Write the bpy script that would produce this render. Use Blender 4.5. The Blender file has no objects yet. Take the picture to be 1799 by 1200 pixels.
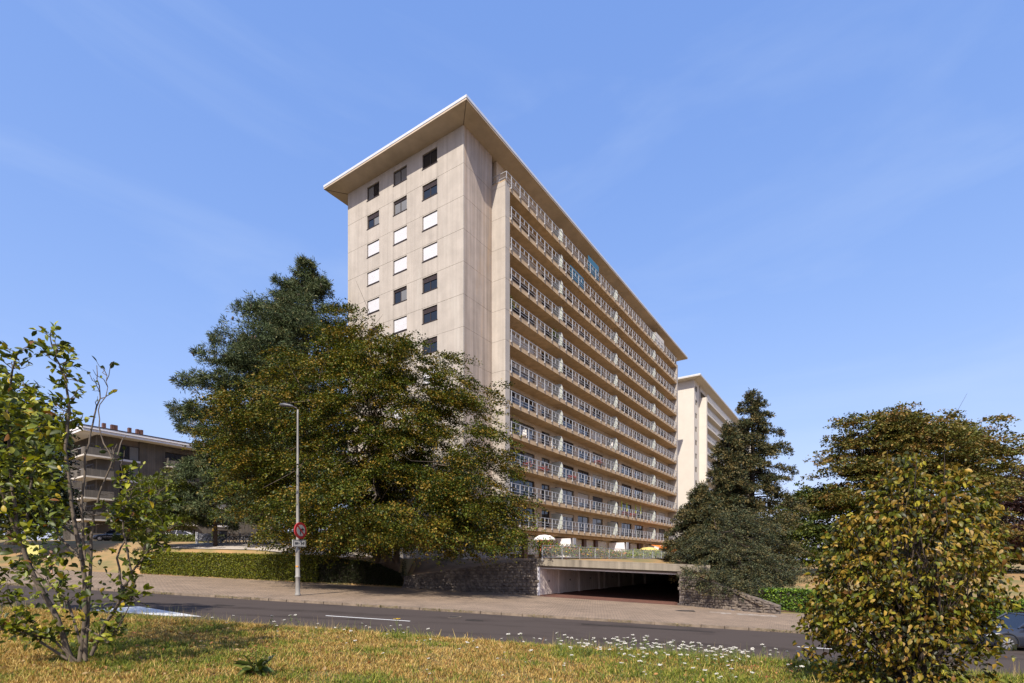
import bpy, math, random
import numpy as np
from mathutils import Vector, Matrix

scene = bpy.context.scene
COL = scene.collection
R = math.radians
# ---------------------------------------------------------------- camera, world, sun, exposure
F = 912.0; CX = 899.5; HY = 985.0           # focal length in photo pixels, principal column, eye level row
cam = bpy.data.cameras.new('camera'); cam_o = bpy.data.objects.new('camera', cam); COL.objects.link(cam_o)
cam_o.location = (0, 0, 0); cam_o.rotation_euler = (R(90), 0, 0)
cam.sensor_width = 36; cam.lens = F / 1799 * 36; cam.shift_y = (HY - 600) / 1799
cam.clip_start = 0.05; cam.clip_end = 5000
scene.camera = cam_o
SUN_DIR = Vector((-0.240, -0.946, 1.0)).normalized()
EL = math.asin(SUN_DIR.z); ROT = math.atan2(SUN_DIR.x, SUN_DIR.y)
world = bpy.data.worlds.new('World'); scene.world = world; world.use_nodes = True
wn = world.node_tree.nodes; wl = world.node_tree.links; wn.clear()
wo = wn.new('ShaderNodeOutputWorld'); bg = wn.new('ShaderNodeBackground'); sky = wn.new('ShaderNodeTexSky')
sky.sky_type = 'NISHITA'; sky.sun_disc = False; sky.sun_elevation = EL; sky.sun_rotation = ROT
sky.air_density = 1.0; sky.dust_density = 1.0; sky.ozone_density = 2.2; sky.altitude = 50
bg.inputs['Strength'].default_value = 0.15
# thin cirrus, mixed into the sky as faint white wisps
tc = wn.new('ShaderNodeTexCoord'); mp = wn.new('ShaderNodeMapping'); mp.inputs['Scale'].default_value = (1.2, 1.2, 5.0)
mp.inputs['Rotation'].default_value = (0.15, 0.1, 0.4)
nz = wn.new('ShaderNodeTexNoise'); nz.inputs['Scale'].default_value = 1.3; nz.inputs['Detail'].default_value = 7; nz.inputs['Roughness'].default_value = 0.55
nz.inputs['Distortion'].default_value = 0.6
cr = wn.new('ShaderNodeMapRange'); cr.inputs['From Min'].default_value = 0.48; cr.inputs['From Max'].default_value = 0.85
cr.inputs['To Min'].default_value = 0.0; cr.inputs['To Max'].default_value = 0.26
mx = wn.new('ShaderNodeMix'); mx.data_type = 'RGBA'; mx.inputs['B'].default_value = (3.4, 4.0, 5.0, 1)
# tone response of the hazy summer sky, per channel
spx = wn.new('ShaderNodeSeparateColor'); cmb = wn.new('ShaderNodeCombineColor'); wl.new(sky.outputs[0], spx.inputs[0])
for ch, (ga, gg) in enumerate(((1.20, .70), (1.56, .52), (3.04, .30))):
    pw = wn.new('ShaderNodeMath'); pw.operation = 'POWER'; pw.inputs[1].default_value = gg; wl.new(spx.outputs[ch], pw.inputs[0])
    ml = wn.new('ShaderNodeMath'); ml.operation = 'MULTIPLY'; ml.inputs[1].default_value = ga; wl.new(pw.outputs[0], ml.inputs[0]); wl.new(ml.outputs[0], cmb.inputs[ch])
wl.new(tc.outputs['Generated'], mp.inputs['Vector']); wl.new(mp.outputs[0], nz.inputs['Vector'])
wl.new(nz.outputs['Fac'], cr.inputs['Value']); wl.new(cr.outputs[0], mx.inputs['Factor'])
wl.new(cmb.outputs[0], mx.inputs['A'])
wl.new(mx.outputs['Result'], bg.inputs['Color']); wl.new(bg.outputs[0], wo.inputs['Surface'])
sun = bpy.data.lights.new('sun', 'SUN'); sun.energy = 4.8; sun.angle = R(0.53); sun.color = (1.0, 0.925, 0.82)
sun_o = bpy.data.objects.new('sun', sun); COL.objects.link(sun_o)
sun_o.rotation_euler = SUN_DIR.to_track_quat('Z', 'Y').to_euler()
vs = scene.view_settings; vs.view_transform = 'Standard'; vs.look = 'None'; vs.gamma = 1; vs.use_curve_mapping = False
vs.exposure = 0.5
scene.cycles.max_bounces = 6; scene.cycles.diffuse_bounces = 3; scene.cycles.transparent_max_bounces = 8

# ---------------------------------------------------------------- helpers
def sc(a): return (a, a, a)
def link(o, parent=None):
    COL.objects.link(o)
    if parent: o.parent = parent
    return o
def tag(o, label=None, cat=None, group=None, kind=None):
    if label: o['label'] = label
    if cat: o['category'] = cat
    if group: o['group'] = group
    if kind: o['kind'] = kind
    return o
def empty(name, loc=(0, 0, 0), rz=0.0, label=None, cat=None, group=None):
    o = bpy.data.objects.new(name, None); COL.objects.link(o); o.location = loc; o.rotation_euler = (0, 0, rz)
    o.empty_display_size = 0.2
    return tag(o, label, cat, group)
def inst(name, mesh, parent, loc=(0, 0, 0), rot=(0, 0, 0), scl=(1, 1, 1)):
    o = bpy.data.objects.new(name, mesh); COL.objects.link(o); o.parent = parent
    o.location = loc; o.rotation_euler = rot; o.scale = scl
    return o
def copy_tree(o, parent=None):
    c = o.copy(); COL.objects.link(c)
    if parent: c.parent = parent
    for ch in list(o.children): copy_tree(ch, c)
    return c
def W(px, py, Y):
    return ((px - CX) * Y / F, Y, (HY - py) * Y / F)
class MB:
    def __init__(s): s.v = []; s.f = []
    def face(s, pts):
        i = len(s.v); s.v += [tuple(p) for p in pts]; s.f.append(tuple(range(i, i + len(pts))))
        return s
    def box(s, x0, x1, y0, y1, z0, z1):
        i = len(s.v)
        s.v += [(x0, y0, z0), (x1, y0, z0), (x1, y1, z0), (x0, y1, z0), (x0, y0, z1), (x1, y0, z1), (x1, y1, z1), (x0, y1, z1)]
        for q in ((3, 2, 1, 0), (4, 5, 6, 7), (0, 1, 5, 4), (1, 2, 6, 5), (2, 3, 7, 6), (3, 0, 4, 7)):
            s.f.append(tuple(i + k for k in q))
        return s
    def hexa(s, b, t):        # 4 bottom points, 4 top points, anticlockwise from above
        i = len(s.v); s.v += [tuple(p) for p in b] + [tuple(p) for p in t]
        for q in ((3, 2, 1, 0), (4, 5, 6, 7), (0, 1, 5, 4), (1, 2, 6, 5), (2, 3, 7, 6), (3, 0, 4, 7)):
            s.f.append(tuple(i + k for k in q))
        return s
    def tube(s, path, rad, n=6, cap=True):
        path = [Vector(p) for p in path]
        if not hasattr(rad, '__len__'): rad = [rad] * len(path)
        base = len(s.v); prev = None
        for k, p in enumerate(path):
            d = (path[min(k + 1, len(path) - 1)] - path[max(k - 1, 0)])
            if d.length < 1e-9: d = Vector((0, 0, 1))
            d.normalize()
            if prev is None:
                a = d.orthogonal().normalized()
            else:
                a = prev - d * prev.dot(d)
                a = a.normalized() if a.length > 1e-6 else d.orthogonal().normalized()
            prev = a; b = d.cross(a)
            for j in range(n):
                t = 2 * math.pi * j / n
                s.v.append(tuple(p + (a * math.cos(t) + b * math.sin(t)) * rad[k]))
        for k in range(len(path) - 1):
            for j in range(n):
                j2 = (j + 1) % n
                s.f.append((base + k * n + j, base + k * n + j2, base + (k + 1) * n + j2, base + (k + 1) * n + j))
        if cap:
            s.f.append(tuple(base + j for j in reversed(range(n))))
            s.f.append(tuple(base + (len(path) - 1) * n + j for j in range(n)))
        return s
    def lathe(s, prof, n=12, c=(0, 0, 0), cap=True):
        base = len(s.v)
        for r, z in prof:
            for j in range(n):
                t = 2 * math.pi * j / n
                s.v.append((c[0] + r * math.cos(t), c[1] + r * math.sin(t), c[2] + z))
        for k in range(len(prof) - 1):
            for j in range(n):
                j2 = (j + 1) % n
                s.f.append((base + k * n + j, base + k * n + j2, base + (k + 1) * n + j2, base + (k + 1) * n + j))
        if cap:
            s.f.append(tuple(base + j for j in reversed(range(n))))
            s.f.append(tuple(base + (len(prof) - 1) * n + j for j in range(n)))
        return s
    def mesh(s, name, mat, smooth=False):
        m = bpy.data.meshes.new(name); m.from_pydata(s.v, [], s.f); m.materials.append(mat)
        if smooth: m.polygons.foreach_set('use_smooth', [True] * len(m.polygons))
        m.update(); return m
    def build(s, name, mat, parent=None, smooth=False, loc=(0, 0, 0)):
        o = bpy.data.objects.new(name, s.mesh(name, mat, smooth)); link(o, parent); o.location = loc
        return o
def np_mesh(name, verts, faces, mat, colors=None, smooth=False):
    k = faces.shape[1]; m = bpy.data.meshes.new(name)
    m.vertices.add(len(verts)); m.vertices.foreach_set('co', np.ascontiguousarray(verts, dtype=np.float32).ravel())
    m.loops.add(faces.size); m.loops.foreach_set('vertex_index', np.ascontiguousarray(faces, dtype=np.int32).ravel())
    m.polygons.add(len(faces)); m.polygons.foreach_set('loop_start', np.arange(0, faces.size, k, dtype=np.int32))
    if smooth: m.polygons.foreach_set('use_smooth', np.ones(len(faces), dtype=bool))
    m.update(calc_edges=True)
    if colors is not None:
        a = m.color_attributes.new('Col', 'FLOAT_COLOR', 'POINT')
        c = np.ones((len(verts), 4), dtype=np.float32); c[:, :3] = colors
        a.data.foreach_set('color', c.ravel())
    m.materials.append(mat)
    return m
# value noise for placing colour patches and ground relief
def vnoise(x, y, seed=0):
    def h(i, j):
        n = (i * 374761393 + j * 668265263 + seed * 1274126177) & 0x7fffffff
        n = ((n ^ (n >> 13)) * 1274126177) & 0x7fffffff
        return ((n ^ (n >> 16)) & 0xffff) / 65535.0
    xi = np.floor(x).astype(np.int64); yi = np.floor(y).astype(np.int64); fx = x - xi; fy = y - yi
    fx = fx * fx * (3 - 2 * fx); fy = fy * fy * (3 - 2 * fy)
    return (h(xi, yi) * (1 - fx) + h(xi + 1, yi) * fx) * (1 - fy) + (h(xi, yi + 1) * (1 - fx) + h(xi + 1, yi + 1) * fx) * fy

# ---------------------------------------------------------------- materials
def new_mat(name):
    m = bpy.data.materials.new(name); m.use_nodes = True
    nt = m.node_tree; b = nt.nodes['Principled BSDF']
    return m, nt, b
def mat(name, c, rough=0.7, var=0.12, scale=3.0, vscale=(1, 1, 1), bump=0.0, bscale=None, c2=None, metal=0.0, spec=0.4, lo=0.35, hi=0.65, detail=5, bdist=0.02, space='pos'):
    m, nt, b = new_mat(name); N = nt.nodes; L = nt.links
    b.inputs['Roughness'].default_value = rough; b.inputs['Metallic'].default_value = metal
    b.inputs['Specular IOR Level'].default_value = spec
    if var == 0 and c2 is None and bump == 0:
        b.inputs['Base Color'].default_value = (*c, 1); return m
    if space == 'pos': g = N.new('ShaderNodeNewGeometry'); src = g.outputs['Position']
    else: g = N.new('ShaderNodeTexCoord'); src = g.outputs['Object']
    mp = N.new('ShaderNodeMapping'); mp.inputs['Scale'].default_value = vscale; L.new(src, mp.inputs['Vector'])
    nz = N.new('ShaderNodeTexNoise'); nz.inputs['Scale'].default_value = scale; nz.inputs['Detail'].default_value = detail
    nz.inputs['Roughness'].default_value = 0.6
    L.new(mp.outputs[0], nz.inputs['Vector'])
    rp = N.new('ShaderNodeValToRGB'); rp.color_ramp.elements[0].position = lo; rp.color_ramp.elements[1].position = hi
    a = c2 if c2 else tuple(x * (1 - var) for x in c); d = c if c2 else tuple(min(1, x * (1 + var)) for x in c)
    rp.color_ramp.elements[0].color = (*a, 1); rp.color_ramp.elements[1].color = (*d, 1)
    L.new(nz.outputs['Fac'], rp.inputs['Fac']); L.new(rp.outputs['Color'], b.inputs['Base Color'])
    if bump:
        n2 = N.new('ShaderNodeTexNoise'); n2.inputs['Scale'].default_value = bscale or scale * 6; n2.inputs['Detail'].default_value = 4
        L.new(src, n2.inputs['Vector'])
        bp = N.new('ShaderNodeBump'); bp.inputs['Strength'].default_value = bump; bp.inputs['Distance'].default_value = bdist
        L.new(n2.outputs['Fac'], bp.inputs['Height']); L.new(bp.outputs[0], b.inputs['Normal'])
    return m
def concrete_mat(name, c, streak=0.25, stain=(0.30, 0.22, 0.14), stain_amt=0.25):
    """board marked concrete: vertical streaks, weather stains and fine grain"""
    m, nt, b = new_mat(name); N = nt.nodes; L = nt.links
    b.inputs['Roughness'].default_value = 0.85; b.inputs['Specular IOR Level'].default_value = 0.25
    g = N.new('ShaderNodeNewGeometry')
    def noise(vs, s, det=4, ro=0.6):
        mp = N.new('ShaderNodeMapping'); mp.inputs['Scale'].default_value = vs; L.new(g.outputs['Position'], mp.inputs['Vector'])
        n = N.new('ShaderNodeTexNoise'); n.inputs['Scale'].default_value = s; n.inputs['Detail'].default_value = det; n.inputs['Roughness'].default_value = ro
        L.new(mp.outputs[0], n.inputs['Vector']); return n.outputs['Fac']
    def rng(v, a, b2, c0, c1):
        r = N.new('ShaderNodeMapRange'); r.inputs['From Min'].default_value = a; r.inputs['From Max'].default_value = b2
        r.inputs['To Min'].default_value = c0; r.inputs['To Max'].default_value = c1; L.new(v, r.inputs['Value']); return r.outputs[0]
    s1 = rng(noise((1, 1, 0.03), 2.6, 3), 0.3, 0.7, 1 - streak, 1 + streak * 0.6)
    s2 = rng(noise((1, 1, 1), 0.9, 6), 0.3, 0.7, 0.90, 1.07)
    s3 = rng(noise((1, 1, 1), 30, 3), 0.3, 0.7, 0.95, 1.05)
    mu = N.new('ShaderNodeMath'); mu.operation = 'MULTIPLY'; L.new(s1, mu.inputs[0]); L.new(s2, mu.inputs[1])
    mu2 = N.new('ShaderNodeMath'); mu2.operation = 'MULTIPLY'; L.new(mu.outputs[0], mu2.inputs[0]); L.new(s3, mu2.inputs[1])
    vm = N.new('ShaderNodeVectorMath'); vm.operation = 'SCALE'; vm.inputs[0].default_value = c; L.new(mu2.outputs[0], vm.inputs['Scale'])
    st = rng(noise((1, 1, 0.12), 1.1, 5), 0.55, 0.75, 0, stain_amt)
    mx = N.new('ShaderNodeMix'); mx.data_type = 'RGBA'; L.new(st, mx.inputs['Factor']); L.new(vm.outputs[0], mx.inputs['A'])
    mx.inputs['B'].default_value = (*stain, 1); L.new(mx.outputs['Result'], b.inputs['Base Color'])
    bp = N.new('ShaderNodeBump'); bp.inputs['Strength'].default_value = 0.35; bp.inputs['Distance'].default_value = 0.01
    L.new(noise((1, 1, 0.2), 22, 4), bp.inputs['Height']); L.new(bp.outputs[0], b.inputs['Normal'])
    return m
def leaf_mat(name, trans=0.3, rough=0.5, spec=0.35):
    m, nt, b = new_mat(name); N = nt.nodes; L = nt.links
    a = N.new('ShaderNodeAttribute'); a.attribute_name = 'Col'
    b.inputs['Roughness'].default_value = rough; b.inputs['Specular IOR Level'].default_value = spec
    L.new(a.outputs['Color'], b.inputs['Base Color'])
    t = N.new('ShaderNodeBsdfTranslucent'); hsv = N.new('ShaderNodeHueSaturation'); hsv.inputs['Value'].default_value = 1.3; hsv.inputs['Saturation'].default_value = 1.1
    L.new(a.outputs['Color'], hsv.inputs['Color']); L.new(hsv.outputs[0], t.inputs['Color'])
    mx = N.new('ShaderNodeMixShader'); mx.inputs[0].default_value = trans
    L.new(b.outputs[0], mx.inputs[1]); L.new(t.outputs[0], mx.inputs[2]); L.new(mx.outputs[0], N['Material Output'].inputs['Surface'])
    return m
def glass_mat(name, c=(0.012, 0.014, 0.018), rough=0.04):
    m, nt, b = new_mat(name); b.inputs['Base Color'].default_value = (*c, 1); b.inputs['Roughness'].default_value = rough
    b.inputs['Specular IOR Level'].default_value = 0.6; return m

M = {}
M['panel'] = concrete_mat('concrete_panel', (0.41, 0.365, 0.315), 0.12, (0.48, 0.44, 0.385), 0.6)
M['panel_warm'] = concrete_mat('concrete_panel_side', (0.43, 0.35, 0.285), 0.30, (0.45, 0.31, 0.19), 0.6)
M['core'] = mat('joint_dark', (0.20, 0.16, 0.13), 0.9, 0.1)
M['slab'] = mat('balcony_concrete', (0.47, 0.335, 0.20), 0.85, 0.15, 1.5, (1, 1, 0.5), 0.2, 20)
M['soffit'] = mat('soffit_concrete', (0.45, 0.365, 0.28), 0.9, 0.12, 0.6, (1, 1, 1), 0.1, 10)
M['fascia_metal'] = mat('roof_edge_metal', (0.62, 0.63, 0.66), 0.4, 0.05, 2, metal=0.2)
M['white_metal'] = mat('white_painted_metal', (0.34, 0.34, 0.355), 0.45, 0.06, 3)
M['frame_dark'] = mat('dark_brown_frame', (0.035, 0.022, 0.018), 0.5, 0.2, 5)
M['glass'] = glass_mat('window_glass')
M['glass2'] = glass_mat('window_glass_curtain', (0.17, 0.165, 0.155), 0.12)
M['glass_blue'] = glass_mat('teal_screen_glass', (0.03, 0.12, 0.15), 0.1)
M['screen'] = mat('frosted_screen', (0.42, 0.45, 0.41), 0.35, 0.08, 2)
M['shutter'] = mat('white_roller_shutter', (0.60, 0.59, 0.60), 0.5, 0.03, 2, bump=0.0)
M['shutter_beige'] = mat('beige_roller_shutter', (0.52, 0.48, 0.43), 0.55, 0.06, 2)
M['brown_wood'] = mat('brown_wood_column', (0.10, 0.045, 0.03), 0.6, 0.3, 4, (1, 1, 0.2))
M['wall_in'] = mat('balcony_back_wall', (0.50, 0.40, 0.29), 0.85, 0.08, 1.5)
M['white_plaster'] = mat('white_plaster', (0.56, 0.51, 0.44), 0.8, 0.03, 0.8, bump=0.1)
M['white_wall'] = mat('white_wall_paint', (0.72, 0.70, 0.70), 0.7, 0.06, 1.2)
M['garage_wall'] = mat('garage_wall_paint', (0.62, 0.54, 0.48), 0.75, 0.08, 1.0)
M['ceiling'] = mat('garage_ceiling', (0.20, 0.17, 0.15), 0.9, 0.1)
M['bark'] = mat('bark_grey_brown', (0.10, 0.075, 0.055), 0.9, 0.35, 6, (1, 1, 0.4), 0.5, 30)
M['bark_grey'] = mat('bark_pale_grey', (0.10, 0.077, 0.055), 0.85, 0.3, 14, (1, 1, 0.5), 0.4, 60, bdist=0.005)
M['bark_dark'] = mat('bark_dark_twig', (0.045, 0.032, 0.024), 0.9, 0.3, 9, (1, 1, 0.4))
M['leaf'] = leaf_mat('leaf', 0.16, 0.5, 0.22)
M['needle'] = leaf_mat('needle', 0.06, 0.6, 0.25)
M['thick_leaf'] = leaf_mat('thick_leaf', 0.22, 0.45, 0.28)
M['kerb'] = mat('kerb_concrete', (0.19, 0.145, 0.105), 0.9, 0.25, 4, bump=0.3)
M['stone'] = mat('rubble_stone', (0.21, 0.17, 0.13), 0.9, 0.35, 2.5, bump=0.6, bscale=18, bdist=0.03, c2=(0.075, 0.06, 0.055))
M['mortar'] = mat('mortar', (0.12, 0.10, 0.085), 0.95, 0.2, 8)
M['slab_old'] = concrete_mat('weathered_beam', (0.25, 0.215, 0.165), 0.25, (0.075, 0.062, 0.05), 0.9)
M['platform'] = mat('pale_concrete_deck', (0.42, 0.37, 0.32), 0.9, 0.08, 0.8, bump=0.1)
M['paint_white'] = mat('road_paint', (0.56, 0.55, 0.52), 0.9, 0.1, 12, lo=0.3, hi=0.5)
M['black'] = mat('black_plastic', (0.02, 0.02, 0.022), 0.5, 0)
M['tyre'] = mat('tyre_rubber', (0.025, 0.024, 0.024), 0.8, 0.1)
M['chrome'] = mat('alloy_metal', (0.55, 0.54, 0.53), 0.3, 0.05, metal=0.8)

# asphalt
def asphalt():
    m, nt, b = new_mat('asphalt'); N = nt.nodes; L = nt.links
    g = N.new('ShaderNodeNewGeometry'); b.inputs['Roughness'].default_value = 0.95; b.inputs['Specular IOR Level'].default_value = 0.12
    mp = N.new('ShaderNodeMapping'); mp.inputs['Rotation'].default_value = (0, 0, R(9.1)); mp.inputs['Scale'].default_value = (0.05, 0.9, 1); L.new(g.outputs['Position'], mp.inputs[0])
    n1 = N.new('ShaderNodeTexNoise'); n1.inputs['Scale'].default_value = 0.9; n1.inputs['Detail'].default_value = 4; L.new(mp.outputs[0], n1.inputs[0])
    n2 = N.new('ShaderNodeTexNoise'); n2.inputs['Scale'].default_value = 0.7; n2.inputs['Detail'].default_value = 8; L.new(g.outputs['Position'], n2.inputs[0])
    n3 = N.new('ShaderNodeTexNoise'); n3.inputs['Scale'].default_value = 60; n3.inputs['Detail'].default_value = 2; L.new(g.outputs['Position'], n3.inputs[0])
    ad = N.new('ShaderNodeMath'); ad.operation = 'ADD'; L.new(n1.outputs['Fac'], ad.inputs[0])
    m2 = N.new('ShaderNodeMath'); m2.operation = 'MULTIPLY_ADD'; m2.inputs[1].default_value = 0.45; L.new(n3.outputs['Fac'], m2.inputs[0]); 
    m3 = N.new('ShaderNodeMath'); m3.operation = 'MULTIPLY'; m3.inputs[1].default_value = 0.6; L.new(n2.outputs['Fac'], m3.inputs[0]); L.new(m3.outputs[0], m2.inputs[2])
    L.new(m2.outputs[0], ad.inputs[1])
    rp = N.new('ShaderNodeValToRGB'); rp.color_ramp.elements[0].position = 0.75; rp.color_ramp.elements[1].position = 1.3
    rp.color_ramp.elements[0].color = (0.040, 0.031, 0.026, 1); rp.color_ramp.elements[1].color = (0.070, 0.055, 0.047, 1)
    L.new(ad.outputs[0], rp.inputs[0]); L.new(rp.outputs[0], b.inputs['Base Color'])
    bp = N.new('ShaderNodeBump'); bp.inputs['Strength'].default_value = 0.3; bp.inputs['Distance'].default_value = 0.004
    L.new(n3.outputs['Fac'], bp.inputs['Height']); L.new(bp.outputs[0], b.inputs['Normal'])
    return m
def brick_paving(name, c1, c2, mortar, rot, scale=1.0, bw=0.30, bh=0.15):
    m, nt, b = new_mat(name); N = nt.nodes; L = nt.links
    b.inputs['Roughness'].default_value = 0.9; b.inputs['Specular IOR Level'].default_value = 0.25
    g = N.new('ShaderNodeNewGeometry'); mp = N.new('ShaderNodeMapping'); mp.inputs['Rotation'].default_value = (0, 0, rot)
    L.new(g.outputs['Position'], mp.inputs[0])
    br = N.new('ShaderNodeTexBrick'); br.inputs['Scale'].default_value = scale; br.inputs['Brick Width'].default_value = bw; br.inputs['Row Height'].default_value = bh
    br.inputs['Mortar Size'].default_value = 0.012; br.inputs['Color1'].default_value = (*c1, 1); br.inputs['Color2'].default_value = (*c2, 1); br.inputs['Mortar'].default_value = (*mortar, 1)
    br.inputs['Bias'].default_value = 0.0
    L.new(mp.outputs[0], br.inputs['Vector'])
    n = N.new('ShaderNodeTexNoise'); n.inputs['Scale'].default_value = 0.5; n.inputs['Detail'].default_value = 7; n.inputs['Roughness'].default_value = 0.65; L.new(g.outputs['Position'], n.inputs[0])
    r = N.new('ShaderNodeMapRange'); r.inputs['From Min'].default_value = 0.3; r.inputs['From Max'].default_value = 0.7; r.inputs['To Min'].default_value = 0.74; r.inputs['To Max'].default_value = 1.14
    L.new(n.outputs['Fac'], r.inputs[0])
    vm = N.new('ShaderNodeVectorMath'); vm.operation = 'SCALE'; L.new(br.outputs['Color'], vm.inputs[0]); L.new(r.outputs[0], vm.inputs['Scale'])
    L.new(vm.outputs[0], b.inputs['Base Color'])
    bp = N.new('ShaderNodeBump'); bp.inputs['Strength'].default_value = 0.7; bp.inputs['Distance'].default_value = 0.012; bp.invert = True
    L.new(br.outputs['Fac'], bp.inputs['Height']); L.new(bp.outputs[0], b.inputs['Normal'])
    return m
M['asphalt'] = asphalt()
M['pavement'] = brick_paving('pavement_bricks', (0.325, 0.235, 0.162), (0.255, 0.188, 0.13), (0.12, 0.095, 0.07), R(9.1))
M['red_paving'] = brick_paving('red_paving_bricks', (0.20, 0.085, 0.06), (0.15, 0.065, 0.05), (0.07, 0.05, 0.04), R(-56), 1.0, 0.2, 0.1)
M['house_brick'] = brick_paving('brown_house_brick', (0.155, 0.135, 0.11), (0.12, 0.105, 0.088), (0.10, 0.09, 0.078), 0, 1.0, 0.5, 0.2)
M['dry_lawn'] = mat('dry_lawn_ground', (0.33, 0.20, 0.085), 0.95, 0, 0.35, (1, 1, 1), 0.5, 25, c2=(0.17, 0.15, 0.055), lo=0.36, hi=0.58, detail=8)
M['near_soil'] = mat('dry_turf_soil', (0.17, 0.115, 0.045), 0.95, 0, 1.2, (1, 1, 1), 0.6, 40, c2=(0.11, 0.095, 0.035), lo=0.35, hi=0.6, detail=8)
M['shade_soil'] = mat('leaf_litter_soil', (0.16, 0.10, 0.055), 0.95, 0.3, 0.8, bump=0.4, bscale=14)

# ---------------------------------------------------------------- the lie of the land
SL = 0.045                                  # the whole street falls gently towards the right
def basez(X): return -2.5 - SL * 100 * np.tanh(np.asarray(X, dtype=float) / 100)
def PV(X, v): return v - 0.16 * X           # world Y of a point at cross-street distance v
def frontv(X): return np.interp(X, [-150, 1.9, 11.3, 15.1, 19, 200], [39.0, 39.0, 37.0, 34.0, 35.6, 35.6])
def frontz(X):
    X = np.asarray(X, dtype=float)
    w = np.interp(X, [-8.55, -8.4, 1.9, 11.3, 15.1], [-2.12, -1.35, 0.12, -0.33, -2.75])
    return np.where((X < -8.55) | (X > 16.5), basez(X), w)
def landz(X, v):
    X = np.asarray(X, dtype=float); v = np.asarray(v, dtype=float); Y = v - 0.16 * X
    TL = np.interp(Y, [40, 42, 50, 60, 70, 100], [0.3, 0.5, 1.6, 2.2, 2.8, 3.0])
    TR = np.interp(Y, [34, 38, 50, 80, 200], [-3.2, -2.9, -1.9, -0.8, -0.6])
    TM = np.full_like(Y, 0.15)
    TN = np.interp(Y, [34, 42, 60], [0, 1.0, 1.6]) + np.interp(X, [11.3, 13, 15, 17], [-0.7, -1.3, -2.2, -2.7])
    wl_ = np.clip((X + 13) / -9, 0, 1); wr = np.clip((X - 17) / 6, 0, 1); wn_ = np.clip((X - 11.3) / 2.5, 0, 1) * (Y < 62)
    T = TM * (1 - wl_) + TL * wl_
    T = T * (1 - wn_) + TN * wn_
    T = T * (1 - wr) + TR * wr
    wid = np.where(X < -34, 13.0, np.where(X < -8.55, 1.8, np.where(X < 1.9, 6.0, np.where(X < 11.5, 7.0, np.where(X < 16.5, 2.0, 4.0)))))
    f = np.clip((v - frontv(X)) / wid, 0, 1); f = f * f * (3 - 2 * f)
    return frontz(X) * (1 - f) + T * f
def lawnz(X, v):
    top = -1.75 - SL * 100 * np.tanh(np.asarray(X, dtype=float) / 100)
    f = np.clip((v - 10.5) / 4.8, 0, 1); f = f * f * (3 - 2 * f)
    return top * (1 - f) + (basez(X) - 0.13) * f + 0.05 * (vnoise(X * 0.8, v * 0.8, 3) - 0.5)
def grid_sheet(name, xs, vs_, zf, material, kind='structure'):
    X, V = np.meshgrid(xs, vs_); Z = zf(X, V)
    verts = np.stack([X, V - 0.16 * X, Z], -1).reshape(-1, 3); nx = len(xs); ny = len(vs_)
    i = np.arange(ny - 1)[:, None] * nx + np.arange(nx - 1)[None]
    f = np.stack([i, i + 1, i + nx + 1, i + nx], -1).reshape(-1, 4)
    o = bpy.data.objects.new(name, np_mesh(name, verts, f, material, smooth=True)); link(o); tag(o, kind=kind); return o
wide = np.concatenate([[-900, -400, -250], np.arange(-150, 151, 5.0), [250, 400, 900]])
grid_sheet('road', wide, np.array([15.2, 20.0, 24.8]), lambda X, V: basez(X) - 0.12 + 0.0 * V, M['asphalt'])
# pavement from kerb to the front of the plots
xs = np.unique(np.concatenate([wide, [1.9, 11.3, 15.1, 19]])); rows = np.array([0, 0, .2, .4, .6, .8, 1])
Xg = np.tile(xs, (7, 1)); Vg = 24.82 + (frontv(xs)[None] + 0.02 - 24.82) * rows[:, None]
def sheet_xyz(name, Xg, Vg, Zg, material, kind='structure'):
    ny, nx = Xg.shape; verts = np.stack([Xg, Vg - 0.16 * Xg, Zg], -1).reshape(-1, 3)
    i = np.arange(ny - 1)[:, None] * nx + np.arange(nx - 1)[None]
    f = np.stack([i, i + 1, i + nx + 1, i + nx], -1).reshape(-1, 4)
    o = bpy.data.objects.new(name, np_mesh(name, verts, f, material, smooth=True)); link(o)
    return tag(o, kind=kind) if kind else o
Zg = basez(Xg); Zg[0] -= .3
sheet_xyz('pavement', Xg, Vg - np.where(np.arange(7)[:, None] < 1, .0, .0), Zg, M['pavement']).data.polygons.foreach_set('use_smooth', [False] * 6 * (len(xs) - 1))
# land behind the street
xs = np.unique(np.concatenate([wide, np.arange(-45, 30, 1.0), [1.9, 11.3, 15.1, -8.56, -8.54, -8.4, 16.49, 16.51]]))
off = np.array([0, 0.4, 0.8, 1.2, 1.8, 2.5, 3.5, 5, 7, 9, 11, 13, 16, 20, 25, 32, 40, 60, 100, 200, 500, 1500.0])
Xg = np.tile(xs, (len(off), 1)); Vg = frontv(xs)[None] + off[:, None]
sheet_xyz('ground', Xg, Vg, landz(Xg, Vg), M['dry_lawn'])
for nm, xa, xb, o0, o1 in (('planting_bed', -16.0, 1.7, 0.5, 11.0), ('planting_bed', 11.6, 20.0, 0.5, 9.0)):
    xb_ = np.arange(xa, xb + .01, .5); ob = np.linspace(o0, o1, 14); Xb = np.tile(xb_, (14, 1)); Vb = frontv(xb_)[None] + ob[:, None]
    sheet_xyz(nm, Xb, Vb, landz(Xb, Vb) + .05, M['shade_soil'])
# near lawn bank
grid_sheet('lawn', np.concatenate([[-300, -100, -50], np.arange(-30, 31, 0.5), [50, 100, 300]]), np.concatenate([[-200, -60, -20, 0], np.arange(2, 15.6, 0.3)]), lawnz, M['near_soil'])
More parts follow.
